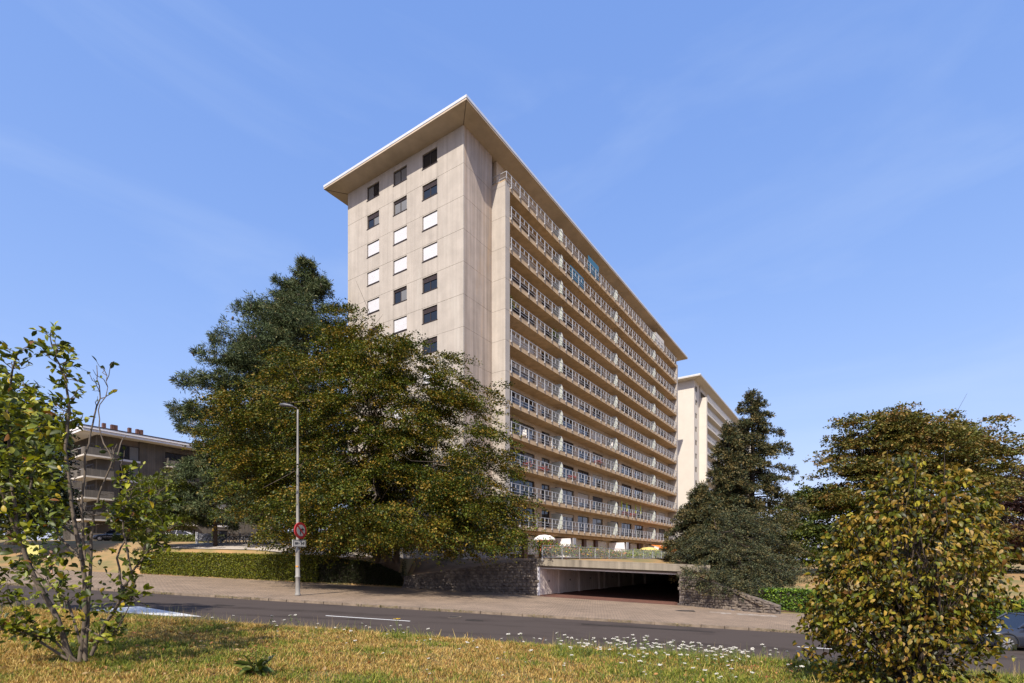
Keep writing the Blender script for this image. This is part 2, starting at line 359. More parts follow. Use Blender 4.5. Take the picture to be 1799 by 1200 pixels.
# kerb stones along the far side of the road, part of the pavement
kerb = bpy.data.objects['pavement']
km = MB().box(-0.49, 0.49, -0.075, 0.075, -0.14, 0.012).mesh('kerb_stone', M['kerb'])
ang = -math.atan(0.16)
for i in range(86):
    X = -43 + i * 1.0
    o = inst('kerb_stone', km, kerb, (X, PV(X, 24.74), float(basez(X)) + random.Random(i).uniform(-0.012, 0.0)), (0, math.atan(SL), ang))
# painted lines
def strip(name, pts, z_off=-0.116):
    mb = MB(); mb.face([(X, PV(X, v), float(basez(X)) + z_off) for X, v in pts]); o = mb.build(name, M['paint_white']); return tag(o, kind='structure')
strip('road_marking', [(-7.7, 20.15), (-4.1, 20.15), (-4.1, 20.30), (-7.7, 20.30)])
strip('road_marking', [(10.2, 20.1), (13.8, 20.1), (13.8, 20.25), (10.2, 20.25)])
strip('road_marking', [(-16.2, 17.3), (-12.6, 17.2), (-11.6, 17.6), (-15.7, 19.3)])
pm_ = MB(); pr_ = random.Random(4); M['patch'] = mat('pale_paving_patch', (.36, .31, .255), .9, .15, 3, bump=.3)
for a in range(12):
    for b_ in range(3):
        if pr_.random() < .25: continue
        x0 = 11.4 + a * .30 + b_ * .1; v0 = 31.6 + b_ * .30
        pm_.face([(x, PV(x, vv), float(basez(x)) + .005) for x, vv in ((x0, v0), (x0 + .28, v0), (x0 + .28, v0 + .27), (x0, v0 + .27))])
tag(pm_.build('pavement_patch', M['patch']), kind='structure')
M['asphalt_patch'] = mat('asphalt_patch', (.040, .033, .029), .95, .2, 6, spec=.1)
for x0, x1, v0, v1 in ((-13.6, -12.6, 21.3, 21.75), (-6.6, -5.9, 19.5, 19.8), (3.0, 8.5, 22.9, 23.3), (-2.0, -1.2, 21.6, 22.2)):
    q_ = MB(); n_ = 8; q_.face([(x, PV(x, vv), float(basez(x)) - .117) for x, vv in ((x0, v0), ((x0 + x1) / 2, v0 - .06), (x1, v0 + .05), (x1 - .05, v1), ((x0 + x1) / 2, v1 + .05), (x0 + .04, v1 - .03))]); tag(q_.build('road_patch', M['asphalt_patch']), kind='structure')
mh = empty('manhole_cover', (-2.6, PV(-2.6, 22.6), float(basez(-2.6)) - .118), 0, 'round dark manhole cover in the road surface', 'manhole cover')
MB().lathe([(.36, 0), (.36, .008), (.30, .008), (.30, .004)], 20).build('rim', M['kerb'], mh); MB().lathe([(.29, 0), (.29, .006)], 20).build('cover', M['black'], mh)
# flat drain grate and patch on the pavement
g = empty('drain_grate', (10.1, PV(10.1, 32.0), float(basez(10.1))), ang, 'dark rectangular drain grate set in the pavement by the garage', 'drain grate')
MB().box(-0.6, 0.6, -0.35, 0.35, 0.0, 0.012).build('frame', M['kerb'], g)
for i in range(14): inst('bar', MB().box(-0.03, 0.03, -0.32, 0.32, 0.012, 0.022).mesh('bar', M['black']) if i == 0 else bm_, g, (-0.52 + i * 0.08, 0, 0)); bm_ = bpy.data.meshes['bar']

# ---------------------------------------------------------------- tall apartment buildings
TH = math.atan2(0.8310, 0.5563)             # both blocks and the garage share this direction
S = 2.825; ZB0 = 34.05                      # storey height, underside of the top balcony slab
def opening_window(name, w, h, parent, loc, face, rng, shutter=None, mat_shutter=None, sill=False, cache={}):
    """face 'x': looks to -x; face 'y': looks to -y. Frame with mullion; panes, shutter, sill as sub-parts."""
    key = (round(w, 2), round(h, 2), face)
    if key not in cache:
        f = MB(); t = 0.07
        f.box(-w / 2, w / 2, 0, 0.08, 0, t).box(-w / 2, w / 2, 0, 0.08, h - t, h).box(-w / 2, -w / 2 + t, 0, 0.08, t, h - t).box(w / 2 - t, w / 2, 0, 0.08, t, h - t)
        n = 2 if w < 3.2 else 3
        for k in range(1, n): f.box(-w / 2 + w * k / n - 0.035, -w / 2 + w * k / n + 0.035, 0.005, 0.075, t, h - t)
        ps = []
        for k in range(n):
            ps.append(((-w / 2 + w * (k + .5) / n), MB().box(-w / n / 2 + 0.03, w / n / 2 - 0.03, 0.04, 0.05, 0.06, h - 0.06)))
        fm = f.mesh('window', M['frame_dark']); pm = ps[0][1]
        sm = MB().box(-w / 2 - 0.06, w / 2 + 0.06, -0.14, 0.06, -0.06, 0.0).mesh('window_sill', M['frame_dark'])
        cache[key] = (fm, pm.mesh('pane', M['glass']), pm.mesh('pane', M['glass2']), [a for a, _ in ps], sm)
    fm, p1, p2, offs, sm = cache[key]
    rz = 0 if face == 'y' else -math.pi / 2
    o = inst(name, fm, parent, loc, (0, 0, rz))
    for a in offs: inst('pane', p2 if rng.random() < 0.45 else p1, o, (a, 0, 0))
    if shutter:
        mk = ('sh', round(w, 2), round(h, 2), round(shutter, 2), mat_shutter.name)
        if mk not in cache:
            s_ = MB(); nn = max(3, int(h * shutter / 0.11)); z1 = h - 0.04; dz = h * shutter / nn
            for k in range(nn): s_.box(-w / 2 + 0.05, w / 2 - 0.05, -0.02, 0.03, z1 - (k + 1) * dz + 0.012, z1 - k * dz)
            s_.box(-w / 2 + 0.05, w / 2 - 0.05, 0.0, 0.03, z1 - nn * dz, z1)
            cache[mk] = s_.mesh('roller_shutter', mat_shutter)
        inst('roller_shutter', cache[mk], o)
    if sill: inst('window_sill', sm, o)
    return o
def tower(loc, label, detail=True, white=False, zbase=-1.0):
    rng = random.Random(5 if detail else 9)
    b = empty('apartment_tower', (*loc, 0), TH, label, 'apartment building')
    PAN = M['panel'] if not white else M['white_plaster']; PW = M['panel_warm'] if not white else M['white_plaster']
    SLAB = M['slab'] if not white else M['white_plaster']
    LN = 62.3; DP = 15.17; ZS = 37.45       # length, depth, soffit height at the wall
    MB().box(0.2, LN - 0.2, 0.4, DP - 0.1, zbase, ZS - 0.02).build('core', M['core'], b)
    MB().box(LN - 0.2, LN, 0.0, DP, zbase, ZS).box(0.21, LN - 0.2, DP - 0.1, DP, zbase, ZS).build('rear_wall', PAN, b)
    # end facade panels
    cols = [0, 3.01, 4.81, 6.79, 8.56, 10.53, 12.25, 15.17]; wcols = {1: 0, 3: 1, 5: 2}
    J = [34.2 - 2.81 * k for k in range(12)]
    zs = [ZS] + J + [zbase]
    if not white:
        for c in range(7):
            y0, y1 = cols[c], cols[c + 1]; cache = {}
            for k in range(len(zs) - 1):
                z1, z0 = zs[k], zs[k + 1]
                ranges = [(z0, z1)]
                if c in wcols:
                    wz = z0 + 1.38; ranges = [(z0, wz), (wz + 1.32, z1)]
                    if z0 == zbase: ranges = [(z0, z1)]
                for a, e in ranges:
                    if e - a < 0.03: continue
                    key = round(e - a, 3)
                    if key not in cache: cache[key] = MB().box(0, 0.14, y0 + 0.006, y1 - 0.006, 0.012, e - a - 0.012).mesh('wall_panel', PAN)
                    inst('wall_panel', cache[key], b, (rng.uniform(0, 0.006), 0, a))
        # windows; rows from the top, columns from the corner outwards
        pat = [['w', 'w', 'w'], ['w', 'w', 'w'], ['s', 's', 's'], ['s', 's', 's'], ['w', 'w', 's'], ['w', 's', 'w'], ['w', 'w', 'w'], ['s', 'w', 's'], ['w', 's', 'w'], ['w', 'w', 'w'], ['s', 'w', 'w'], ['w', 'w', 'w']]
        for k in range(12):
            for c, wi in wcols.items():
                yc = (cols[c] + cols[c + 1]) / 2; w = cols[c + 1] - cols[c] - 0.02; p = pat[k][wi]
                sh = 0.86 if p == 's' else (0.14 if rng.random() < .6 else 0.3)
                if k < 1: sh = None
                ms = M['shutter'] if p == 's' else M['frame_dark']
                opening_window('window', w, 1.30, b, (0.105, yc, J[k] + 1.39), 'x', rng, sh, ms, True)
    else:
        MB().box(0, 0.19, 0, DP, zbase, ZS).build('end_wall', PAN, b)
    # recessed side strip, pilaster
    for k in range(len(zs) - 1):
        z1, z0 = zs[k], zs[k + 1]
        if white:
            MB().box(0.2, 1.0, 0, 0.14, z0, z1).box(2.3, 4.16, 0, 0.14, z0, z1).box(1.0, 2.3, 0, 0.14, z0, z0 + 1.2).box(1.0, 2.3, 0, 0.14, z0 + 2.3, z1).build('wall_panel', PW, b)
            opening_window('window', 1.28, 1.08, b, (1.65, 0.06, z0 + 1.21), 'y', rng)
        else:
            for x0, x1 in ((0.146, 1.02), (1.02, 1.86), (1.86, 2.66), (2.66, 3.44), (3.44, 4.16)):
                MB().box(x0 + (0.004 if x0 > .2 else 0), x1 - 0.002, rng.uniform(0, .006), 0.3, z0 + 0.010, z1 - 0.010).build('wall_panel', PW, b)
        if k > 0:
            z1p = min(z1, ZB0 + 0.45) ; z1p = z1 if k > 1 else 34.62
        zt = 34.62 if k == 0 else z1
        if k == 0: za, zb = 34.2, 34.62
        else: za, zb = z0, z1
        MB().box(4.165, 4.9, -1.5, 0.3, za + 0.010, zb - 0.010).build('pilaster_panel', M['panel'] if not white else PW, b)
        MB().box(LN - 4.9, LN - 4.165, -1.5, 0.3, za + 0.010, zb - 0.010).build('pilaster_panel', M['panel'] if not white else PW, b)
    MB().box(4.18, 4.88, -1.47, 0.3, zbase, 34.6).box(LN - 4.88, LN - 4.18, -1.47, 0.3, zbase, 34.6).box(LN - 4.16, LN, 0, 0.4, zbase, ZS).build('pilaster_core', M['core'] if not white else PW, b)
    # roof: soffit tapering up to a thin white edge
    o = 1.65; ring0 = [(0, 0), (LN, 0), (LN, DP), (0, DP)]; ring1 = [(-o, -o), (LN + o, -o), (LN + o, DP + o), (-o, DP + o)]
    rf = MB(); v = [(x, y, ZS) for x, y in ring0] + [(x, y, ZS + 0.16) for x, y in ring1] + [(x, y, ZS + 0.34) for x, y in ring1]
    rf.v = v; rf.f = [(0, 1, 2, 3)] + [(4 + i, 4 + (i + 1) % 4, (i + 1) % 4, i) for i in range(4)] + [(4 + i, 8 + i, 8 + (i + 1) % 4, 4 + (i + 1) % 4) for i in range(4)] + [(11, 10, 9, 8)]
    ro = rf.build('roof', M['soffit'] if not white else PAN, b)
    e = MB(); a = o + 0.03
    for x0, x1, y0, y1 in ((-a, LN + a, -a, -a + 0.12), (-a, LN + a, DP + a - 0.12, DP + a), (-a, -a + 0.12, -a + 0.12, DP + a - 0.12), (LN + a - 0.12, LN + a, -a + 0.12, DP + a - 0.12)):
        e.box(x0, x1, y0, y1, ZS + 0.33, ZS + 0.55)
    e.build('roof_edge', M['fascia_metal'], ro)
    # joint line across the soffit corner
    MB().tube([(0.02, 0.02, ZS - 0.005), (-o + 0.02, -o + 0.02, ZS + 0.15)], 0.025, 4).tube([(0.02, DP, ZS - 0.005), (-o + 0.02, DP + o, ZS + 0.15)], 0.02, 4).build('roof_joint', M['frame_dark'], ro)
    # long facade
    if detail:
        ops = [(6.2, 11.8), (13.2, 15.0), (16.2, 20.8), (21.8, 25.0), (26.0, 29.2), (31.7, 34.6), (35.7, 39.6), (40.9, 44.6), (47.3, 51.0), (52.2, 55.8)]
    else:
        ops = [(5.2, 9.9), (10.4, 15.0), (15.5, 20.2), (20.8, 25.4), (25.9, 30.4), (30.9, 38.0), (38.5, 45.8), (46.4, 57.0)]
    wallm = MB(); x = 4.9
    for a, c in ops: wallm.box(x, a, 0.0, 0.38, zbase, ZS - 0.01); x = c
    wallm.box(x, LN - 4.9, 0.0, 0.38, zbase, ZS - 0.01)
    for k in range(12):
        zf = ZB0 - S * k + 0.36
        for a, c in ops: wallm.box(a, c, 0.0, 0.38, zf + 2.12, (zf + 2.47) if k else ZS - 0.01)
    wallm.build('balcony_wall', M['wall_in'] if not white else PAN, b)
    divs = [15.24, 30.6, 46.06]
    posts = []; bals = []
    for k in range(12):
        zb = ZB0 - S * k; zt = zb + 0.45
        sl = MB(); sl.box(4.905, LN - 4.905, -1.5, 0.0, zb, zb + 0.36).box(4.905, LN - 4.905, -1.52, -1.40, zb - 0.02, zt)
        if k == 0: sl.box(4.16, 4.9, -1.5, 0.0, 34.625, 34.7)
        slab = sl.build('balcony', SLAB, b)
        for a, c in ops:
            w = c - a - 0.02; r = rng.random(); sh = None
            if r < 0.30: sh = rng.choice([0.15, 0.2, 0.5, 0.95, 0.3])
            opening_window('window', w, 2.10, b, ((a + c) / 2, 0.12, zb + 0.365), 'y', rng, sh, rng.choice([M['shutter_beige'], M['shutter_beige'], M['frame_dark']]))
        if white:
            pm = MB().box(-0.21, 0.21, -1.56, -1.52, -0.15, 1.0).mesh('balustrade_panel', M['white_metal'])
            MB().box(4.9, LN - 4.9, -1.60, -1.55, zt + .97, zt + 1.0).build('railing', M['white_metal'], slab)
            for i in range(16): inst('balustrade_panel', pm, slab, (5.3 + i * 1.1, 0, zt))
            MB_ = MB()
            for i in range(16, 47): MB_.box(5.09 + i * 1.1, 5.51 + i * 1.1, -1.56, -1.52, zt - 0.15, zt + 1.0)
            tag(MB_.build('balustrade_panels', M['white_metal'], slab), kind='stuff')
        else:
            rl = MB(); x0 = 4.92 if k else 4.22; x1 = LN - 4.92
            rl.box(x0, x1, -1.62, -1.56, zt + 0.90, zt + 0.95).box(x0, x1, -1.605, -1.575, zt + 0.42, zt + 0.46).box(x0, x1, -1.605, -1.575, zt + 0.16, zt + 0.195)
            if k == 0:
                rl.box(4.19, 4.24, -1.6, -0.02, zt + 0.90, zt + 0.95).box(4.19, 4.22, -1.6, -0.02, zt + 0.42, zt + 0.46).box(4.19, 4.25, -1.62, -1.56, zt + 0.25, zt + 0.95).box(4.19, 4.23, -0.8, -0.76, zt + 0.2, zt + 0.95)
            rail = rl.build('railing', M['white_metal'], slab)
            for i in range(34):
                px = 4.9 + 1.54 * (i + (0.02 if i else 0.06)); 
                if px < LN - 4.95: posts.append((px + 12 * 0 + abs(k - 6) * 0.3, px, zt, slab))
                if px + 0.77 < LN - 4.95: bals.append((px + 0.77, px + 0.77, zt, slab))
        # glazed dividers between flats
        for dv in divs:
            if white: continue
            prof = [(-0.05, 0.0), (-1.45, 0.0), (-1.50, 0.6), (-1.44, 1.35), (-1.30, 1.68), (-1.08, 1.80), (-0.05, 1.80)]
            d = MB(); n = len(prof)
            d.v = [(dv - 0.02, y, zb + 0.36 + z) for y, z in prof] + [(dv + 0.02, y, zb + 0.36 + z) for y, z in prof]
            d.f = [tuple(range(n)), tuple(reversed(range(n, 2 * n)))] + [(i, n + i, n + (i + 1) % n, (i + 1) % n) for i in range(n)]
            do = d.build('divider', M['screen'], b)
            MB().tube([(dv, y, zb + 0.36 + z) for y, z in prof[1:]], 0.035, 5).build('frame', M['white_metal'], do)
    posts.sort(key=lambda p: p[0]); bals.sort(key=lambda p: p[0])
    def post_geo(m, x=0, z=0):
        m.box(x - 0.035, x + 0.035, -1.65, -1.585, z - 0.05, z + 0.95).box(x - 0.03, x + 0.03, -1.66, -1.52, z - 0.22, z - 0.05)
    def bal_geo(m, x=0, z=0): m.box(x - 0.03, x + 0.03, -1.615, -1.57, z + 0.43, z + 0.92)
    if posts:
        a = MB(); post_geo(a); pm = a.mesh('railing_post', M['white_metal']); a = MB(); bal_geo(a); bm2 = a.mesh('baluster', M['white_metal'])
        rest = MB(); rest2 = MB()
        for i, (_, x, z, sl_) in enumerate(posts):
            if i < 296: inst('railing_post', pm, sl_, (x, 0, z))
            else: post_geo(rest, x, z)
        for i, (_, x, z, sl_) in enumerate(bals):
            if i < 296: inst('baluster', bm2, sl_, (x, 0, z))
            else: bal_geo(rest2, x, z)
        if rest.v: tag(rest.build('railing_posts', M['white_metal'], b), kind='stuff')
        if rest2.v: tag(rest2.build('balusters', M['white_metal'], b), kind='stuff')
    if not white:
        # two blue glass wind screens high up, one white screen on the top floor
        for k, xa, xb in ((0, 21.4, 24.4), (1, 16.8, 20.2)):
            z = ZB0 - S * k + 0.4
            MB().box(xa, xb, -1.565, -1.535, z, z + 1.75 - 0.5 * k).build('wind_screen', M['glass_blue'], b)
        MB().box(46.3, 50.4, -1.46, -1.40, ZB0 + 0.45, ZB0 + 2.2).build('wind_screen', M['white_plaster'], b)
        # ground floor: brown columns, shutters and white partition walls on the terrace
        zg = 0.15
        for i, xx in enumerate([6.0, 9.2, 12.6, 19.0, 22.8, 26.2, 33.0, 37.5, 41.8, 49.0, 53.2]):
            MB().box(xx, xx + 0.75, -0.32, -0.02, zg, ZB0 - S * 11 - 0.02).build('column', M['brown_wood'], b)
        for xa, xb in ((6.85, 9.1), (10.05, 12.5), (16.2, 18.9), (19.85, 22.7), (23.65, 26.1), (27.1, 30.2), (34, 37.3), (38.4, 41.6)):
            MB().box(xa, xb, -0.06, -0.01, zg + 0.5, zg + 2.4).build('roller_shutter', M['shutter_beige'], b)
        for dv in divs:
            MB().hexa([(dv - 0.08, -2.7, zg), (dv + 0.08, -2.7, zg), (dv + 0.08, -0.3, zg), (dv - 0.08, -0.3, zg)], [(dv - 0.08, -2.4, zg + 2.25), (dv + 0.08, -2.4, zg + 2.25), (dv + 0.08, -0.3, zg + 2.25), (dv - 0.08, -0.3, zg + 2.25)]).build('partition_wall', M['white_wall'], b)
            MB().box(dv - 0.14, dv + 0.5, -2.82, -2.72, zg, zg + 2.27).build('partition_post', M['white_metal'], b)
        MB().box(4.9, LN - 4.9, -0.9, -0.03, ZB0 - S * 11 - 0.32, ZB0 - S * 11 - 0.03).build('ground_floor_beam', M['slab'], b)
    return b
tw = tower((-4.17, 44.6), 'tall beige concrete apartment block with long balcony rows behind the trees')
tw2 = tower((37.7, 107.5), 'pale cream apartment block farther away between big block and conifers', detail=False, white=True, zbase=-3)
def TW(t, q, z):                            # a point by the long facade: metres along, metres out, height
    return (-4.17 + 0.5563 * t + 0.8310 * q, 44.6 + 0.8310 * t - 0.5563 * q, z)

# ---------------------------------------------------------------- terrace beam and underground garage entrance
G0 = Vector((1.9, 38.7, 0)); G1 = Vector((11.3, 35.2, 0)); D = Vector((0.5563, 0.8310, 0)); NQ = Vector((0.8310, -0.5563, 0))
ga = empty('garage_entrance', (1.9, 38.7, -2.6), 0, 'dark open garage entrance with white doors under the concrete terrace beam', 'garage entrance')
O = Vector((1.9, 38.7, -2.6))
def loc(p): return tuple(Vector(p) - O)
fl = float(basez(1.9)); fr = float(basez(11.3))
dirg = (G1 - G0).normalized(); back = Vector((-dirg.y, dirg.x, 0))
def V3(p, z): return Vector((p.x, p.y, z))
A = G0 - dirg * 0.6; B = G1 + dirg * 2.0
MB().hexa([loc(V3(A, -0.34)), loc(V3(B, -0.80)), loc(V3(B + back * .5, -0.80)), loc(V3(A + back * .5, -0.34))], [loc(V3(A, 0.19)), loc(V3(B, -0.31)), loc(V3(B + back * .5, -0.31)), loc(V3(A + back * .5, 0.19))]).build('terrace_beam', M['slab_old'], ga)
A2 = G0 + back * 0.6 + dirg * .05; B2 = G1 + back * .6 + dirg * 1.4
MB().hexa([loc(V3(A2, -0.50)), loc(V3(B2, -0.93)), loc(V3(B2 + back * .25, -0.93)), loc(V3(A2 + back * .25, -0.50))], [loc(V3(A2, -0.3)), loc(V3(B2, -0.72)), loc(V3(B2 + back * .25, -0.72)), loc(V3(A2 + back * .25, -0.3))]).build('lintel', M['slab_old'], ga)
MB().hexa([loc(V3(A2 - back * .05, -0.60)), loc(V3(B2 - back * .05, -1.03)), loc(V3(B2 + back * .30, -1.03)), loc(V3(A2 + back * .30, -0.60))], [loc(V3(A2 - back * .05, -0.505)), loc(V3(B2 - back * .05, -0.935)), loc(V3(B2 + back * .30, -0.935)), loc(V3(A2 + back * .30, -0.505))]).build('lintel_trim', M['white_wall'], ga)
LG = 34.0
gl = MB(); zc0, zc1 = -0.45, -0.9
def quad3(mb, a, b_, c, d_): mb.face([loc(a), loc(b_), loc(c), loc(d_)])
GR = G1 + dirg * 0.05
quad3(gl, V3(G0, fl + .004), V3(GR, fr + .004), V3(GR + D * LG, fr + .004), V3(G0 + D * LG, fl + .004)); gl.build('floor', M['red_paving'], ga)
ap = MB(); quad3(ap, V3(G0 - Vector((0, .9, 0)), float(basez(1.9)) + .006), V3(GR - Vector((0, .4, 0)), fr + .006), V3(GR, fr + .006), V3(G0, fl + .006)); ap.build('threshold', M['red_paving'], ga)
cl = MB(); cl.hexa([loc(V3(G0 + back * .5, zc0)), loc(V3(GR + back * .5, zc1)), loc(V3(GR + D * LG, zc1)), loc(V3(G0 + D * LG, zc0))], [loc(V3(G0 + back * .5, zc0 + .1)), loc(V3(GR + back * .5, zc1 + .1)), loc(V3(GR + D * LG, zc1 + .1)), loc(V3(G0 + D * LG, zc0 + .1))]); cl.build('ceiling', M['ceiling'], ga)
# walls
def wallbox(a, b_, th_dir, th, z0, z1, material, name, zb0=None, zb1=None):
    a = Vector(a); b_ = Vector(b_); t = th_dir * th; m = MB()
    zb0 = z0 if zb0 is None else zb0
    m.hexa([loc(V3(a, z0)), loc(V3(b_, zb0)), loc(V3(b_ + t, zb0)), loc(V3(a + t, z0))], [loc(V3(a, z1)), loc(V3(b_, z1 if zb1 is None else zb1)), loc(V3(b_ + t, z1 if zb1 is None else zb1)), loc(V3(a + t, z1))])
    return m.build(name, material, ga)
wallbox(G0, G0 + D * LG, -NQ, 0.3, fl - .1, zc0, M['garage_wall'], 'side_wall')
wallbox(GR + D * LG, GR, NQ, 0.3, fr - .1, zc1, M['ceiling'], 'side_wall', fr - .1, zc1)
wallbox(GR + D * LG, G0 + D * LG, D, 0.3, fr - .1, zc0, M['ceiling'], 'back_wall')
for i, (a, e) in enumerate([(0.25, 2.9), (3.65, 6.5), (7.4, 10.6), (12.6, 15.3), (16.2, 19.0)]):
    p = G0 + D * a + NQ * .03; q = G0 + D * e + NQ * .03
    d_ = wallbox(p, q, NQ, 0.03, fl + .02, fl + 1.95, M['garage_wall'], 'garage_door')
    for k in range(1, 14):
        u = p.lerp(q, k / 14) ; m = MB().hexa([loc(V3(u + NQ * .03, fl + .05)), loc(V3(u + D * .02 + NQ * .03, fl + .05)), loc(V3(u + D * .02 + NQ * .045, fl + .05)), loc(V3(u + NQ * .045, fl + .05))], [loc(V3(u + NQ * .03, fl + 1.9)), loc(V3(u + D * .02 + NQ * .03, fl + 1.9)), loc(V3(u + D * .02 + NQ * .045, fl + 1.9)), loc(V3(u + NQ * .045, fl + 1.9))])
        if k % 2: m.build('door_rib', M['garage_wall'], d_)
    c = p.lerp(q, 0.5) + NQ * .07; h = MB().tube([loc(V3(c, fl + .95)), loc(V3(c, fl + 1.1))], 0.03, 6).tube([loc(V3(c - D * .08, fl + 1.02)), loc(V3(c + D * .08, fl + 1.02))], 0.02, 6); h.build('door_handle', M['black'], d_)
for a in (0.0, 2.98, 6.6, 10.75, 11.9, 15.5, 19.3, 23):
    wallbox(G0 + D * a + NQ * .001, G0 + D * (a + (.2 if a == 0 else .62)) + NQ * .001, NQ, 0.22 if a else .1, fl, zc0 - .01, M['white_wall'] if a == 0 else M['garage_wall'], 'pillar')
# rubble walls each side, stone by stone
def stone_wall(name, P0, P1, ztop0, ztop1, zb0, zb1, label, th=0.45, seed=1, size=0.42):
    rng = random.Random(seed); P0 = Vector(P0); P1 = Vector(P1); L_ = (P1 - P0).length; d = (P1 - P0).normalized(); nrm = Vector((d.y, -d.x, 0))
    root = empty(name, (P0.x, P0.y, zb0), math.atan2(d.y, d.x), label, 'stone wall')
    # local: x along, -y outwards
    MB().hexa([(0, 0.05, 0), (L_, 0.05, zb1 - zb0), (L_, th, zb1 - zb0), (0, th, 0)], [(0, 0.05, ztop0 - zb0 - .04), (L_, 0.05, ztop1 - zb0 - .04), (L_, th, ztop1 - zb0 - .04), (0, th, ztop0 - zb0 - .04)]).build('wall_core', M['mortar'], root)
    ms = []
    for k in range(7):
        m = MB(); pts = []
        for zz in (-.5, .5):
            for yy in (0, 1):
                for xx in (-.5, .5): pts.append((xx * rng.uniform(.86, 1), -yy * rng.uniform(.5, 1) * .09 + .06, zz * rng.uniform(.84, 1)))
        m.v = pts + [(rng.uniform(-.2, .2), -.07, rng.uniform(-.2, .2))]
        m.f = [(0, 1, 3, 2), (4, 6, 7, 5), (0, 4, 5, 1), (0, 2, 6, 4), (1, 5, 7, 3), (2, 3, 8), (3, 7, 8), (7, 6, 8), (6, 2, 8)]
        ms.append(m.mesh('stone', M['stone']))
    n = 0; z = 0.0
    zmin = min(0, zb1 - zb0); H = max(ztop0, ztop1) - zb0; z = zmin
    while z < H:
        h = rng.uniform(.45, 1.1) * size * .62; x = -rng.uniform(0, .3)
        while x < L_:
            w = rng.uniform(.6, 1.35) * size; u = (x + w / 2) / L_
            if 0 <= u <= 1:
                top = (ztop0 + (ztop1 - ztop0) * u) - zb0; bot = (zb1 - zb0) * u
                if z + h * .6 < top and z + h > bot and n < 290:
                    o = inst('stone', rng.choice(ms), root, (x + w / 2, 0, z + h / 2), (0, rng.uniform(-.16, .16), rng.uniform(-.05, .05)), (w * .97, rng.uniform(.5, 1.5), h * rng.uniform(.85, 1.12))); n += 1
            x += w
        z += h
    # coping of flat stones along the top
    k = max(2, int(L_ / .6))
    for i in range(k):
        u0, u1 = i / k, (i + 1) / k; za = ztop0 + (ztop1 - ztop0) * u0 - zb0; zb_ = ztop0 + (ztop1 - ztop0) * u1 - zb0
        MB().hexa([(u0 * L_ + .01, -.05, za - .05), (u1 * L_ - .01, -.05, zb_ - .05), (u1 * L_ - .01, th + .03, zb_ - .05), (u0 * L_ + .01, th + .03, za - .05)], [(u0 * L_ + .01, -.05, za + .04), (u1 * L_ - .01, -.05, zb_ + .04), (u1 * L_ - .01, th + .03, zb_ + .04), (u0 * L_ + .01, th + .03, za + .04)]).build('coping_stone', M['stone'], root)
    return root
stone_wall('stone_wall', (-8.4, PV(-8.4, 38.95), 0), (1.86, PV(1.86, 38.95), 0), -1.25, 0.12, float(basez(-8.4)), fl, 'shaded rubble stone wall left of the garage under the spreading tree', seed=3)
stone_wall('stone_wall', (11.4, 35.15, 0), (14.2, 32.6, 0), -0.75, -1.95, fr, float(basez(14.2)), 'dark rubble stone wall right of the garage below the conifers', seed=4)
stone_wall('stone_wall', (14.22, 32.55, 0), (16.0, 31.1, 0), -2.0, -2.75, float(basez(14.2)), float(basez(16)), 'low sunlit end of rubble wall beside the clipped laurel hedge', seed=5, size=.34)
# terrace railing with bars
fs = Vector((2.25, 38.55, 0)); fz = 0.2
fn = empty('terrace_railing', (fs.x, fs.y, fz), TH, 'long pale metal railing with thin vertical bars on the terrace edge', 'railing')
FL = 31.0
MB().box(0, FL, -.025, .025, .93, .97).box(0, FL, -.02, .02, .04, .075).build('rail', M['white_metal'], fn)
pm = MB().box(-.007, .007, -.007, .007, .075, .93).mesh('railing_bar', M['white_metal'])
for i in range(206): inst('railing_bar', pm, fn, (.15 + i * .15, 0, 0))
pm = MB().box(-.03, .03, -.03, .03, -.25, .93).mesh('railing_post', M['white_metal'])
for i in range(11): inst('railing_post', pm, fn, (i * 3.1, 0, 0))
pw_ = empty('planter_wall', TW(0.2, 8.1, 0.0), TH, 'low grey concrete planter wall behind the terrace railing', 'planter')
MB().box(0, 32, 0, .15, -.1, .30).box(0, 32, .9, 1.05, -.1, .30).build('wall', M['kerb'], pw_); MB().box(.1, 31.9, .15, .9, -.05, .22).build('soil', M['shade_soil'], pw_)
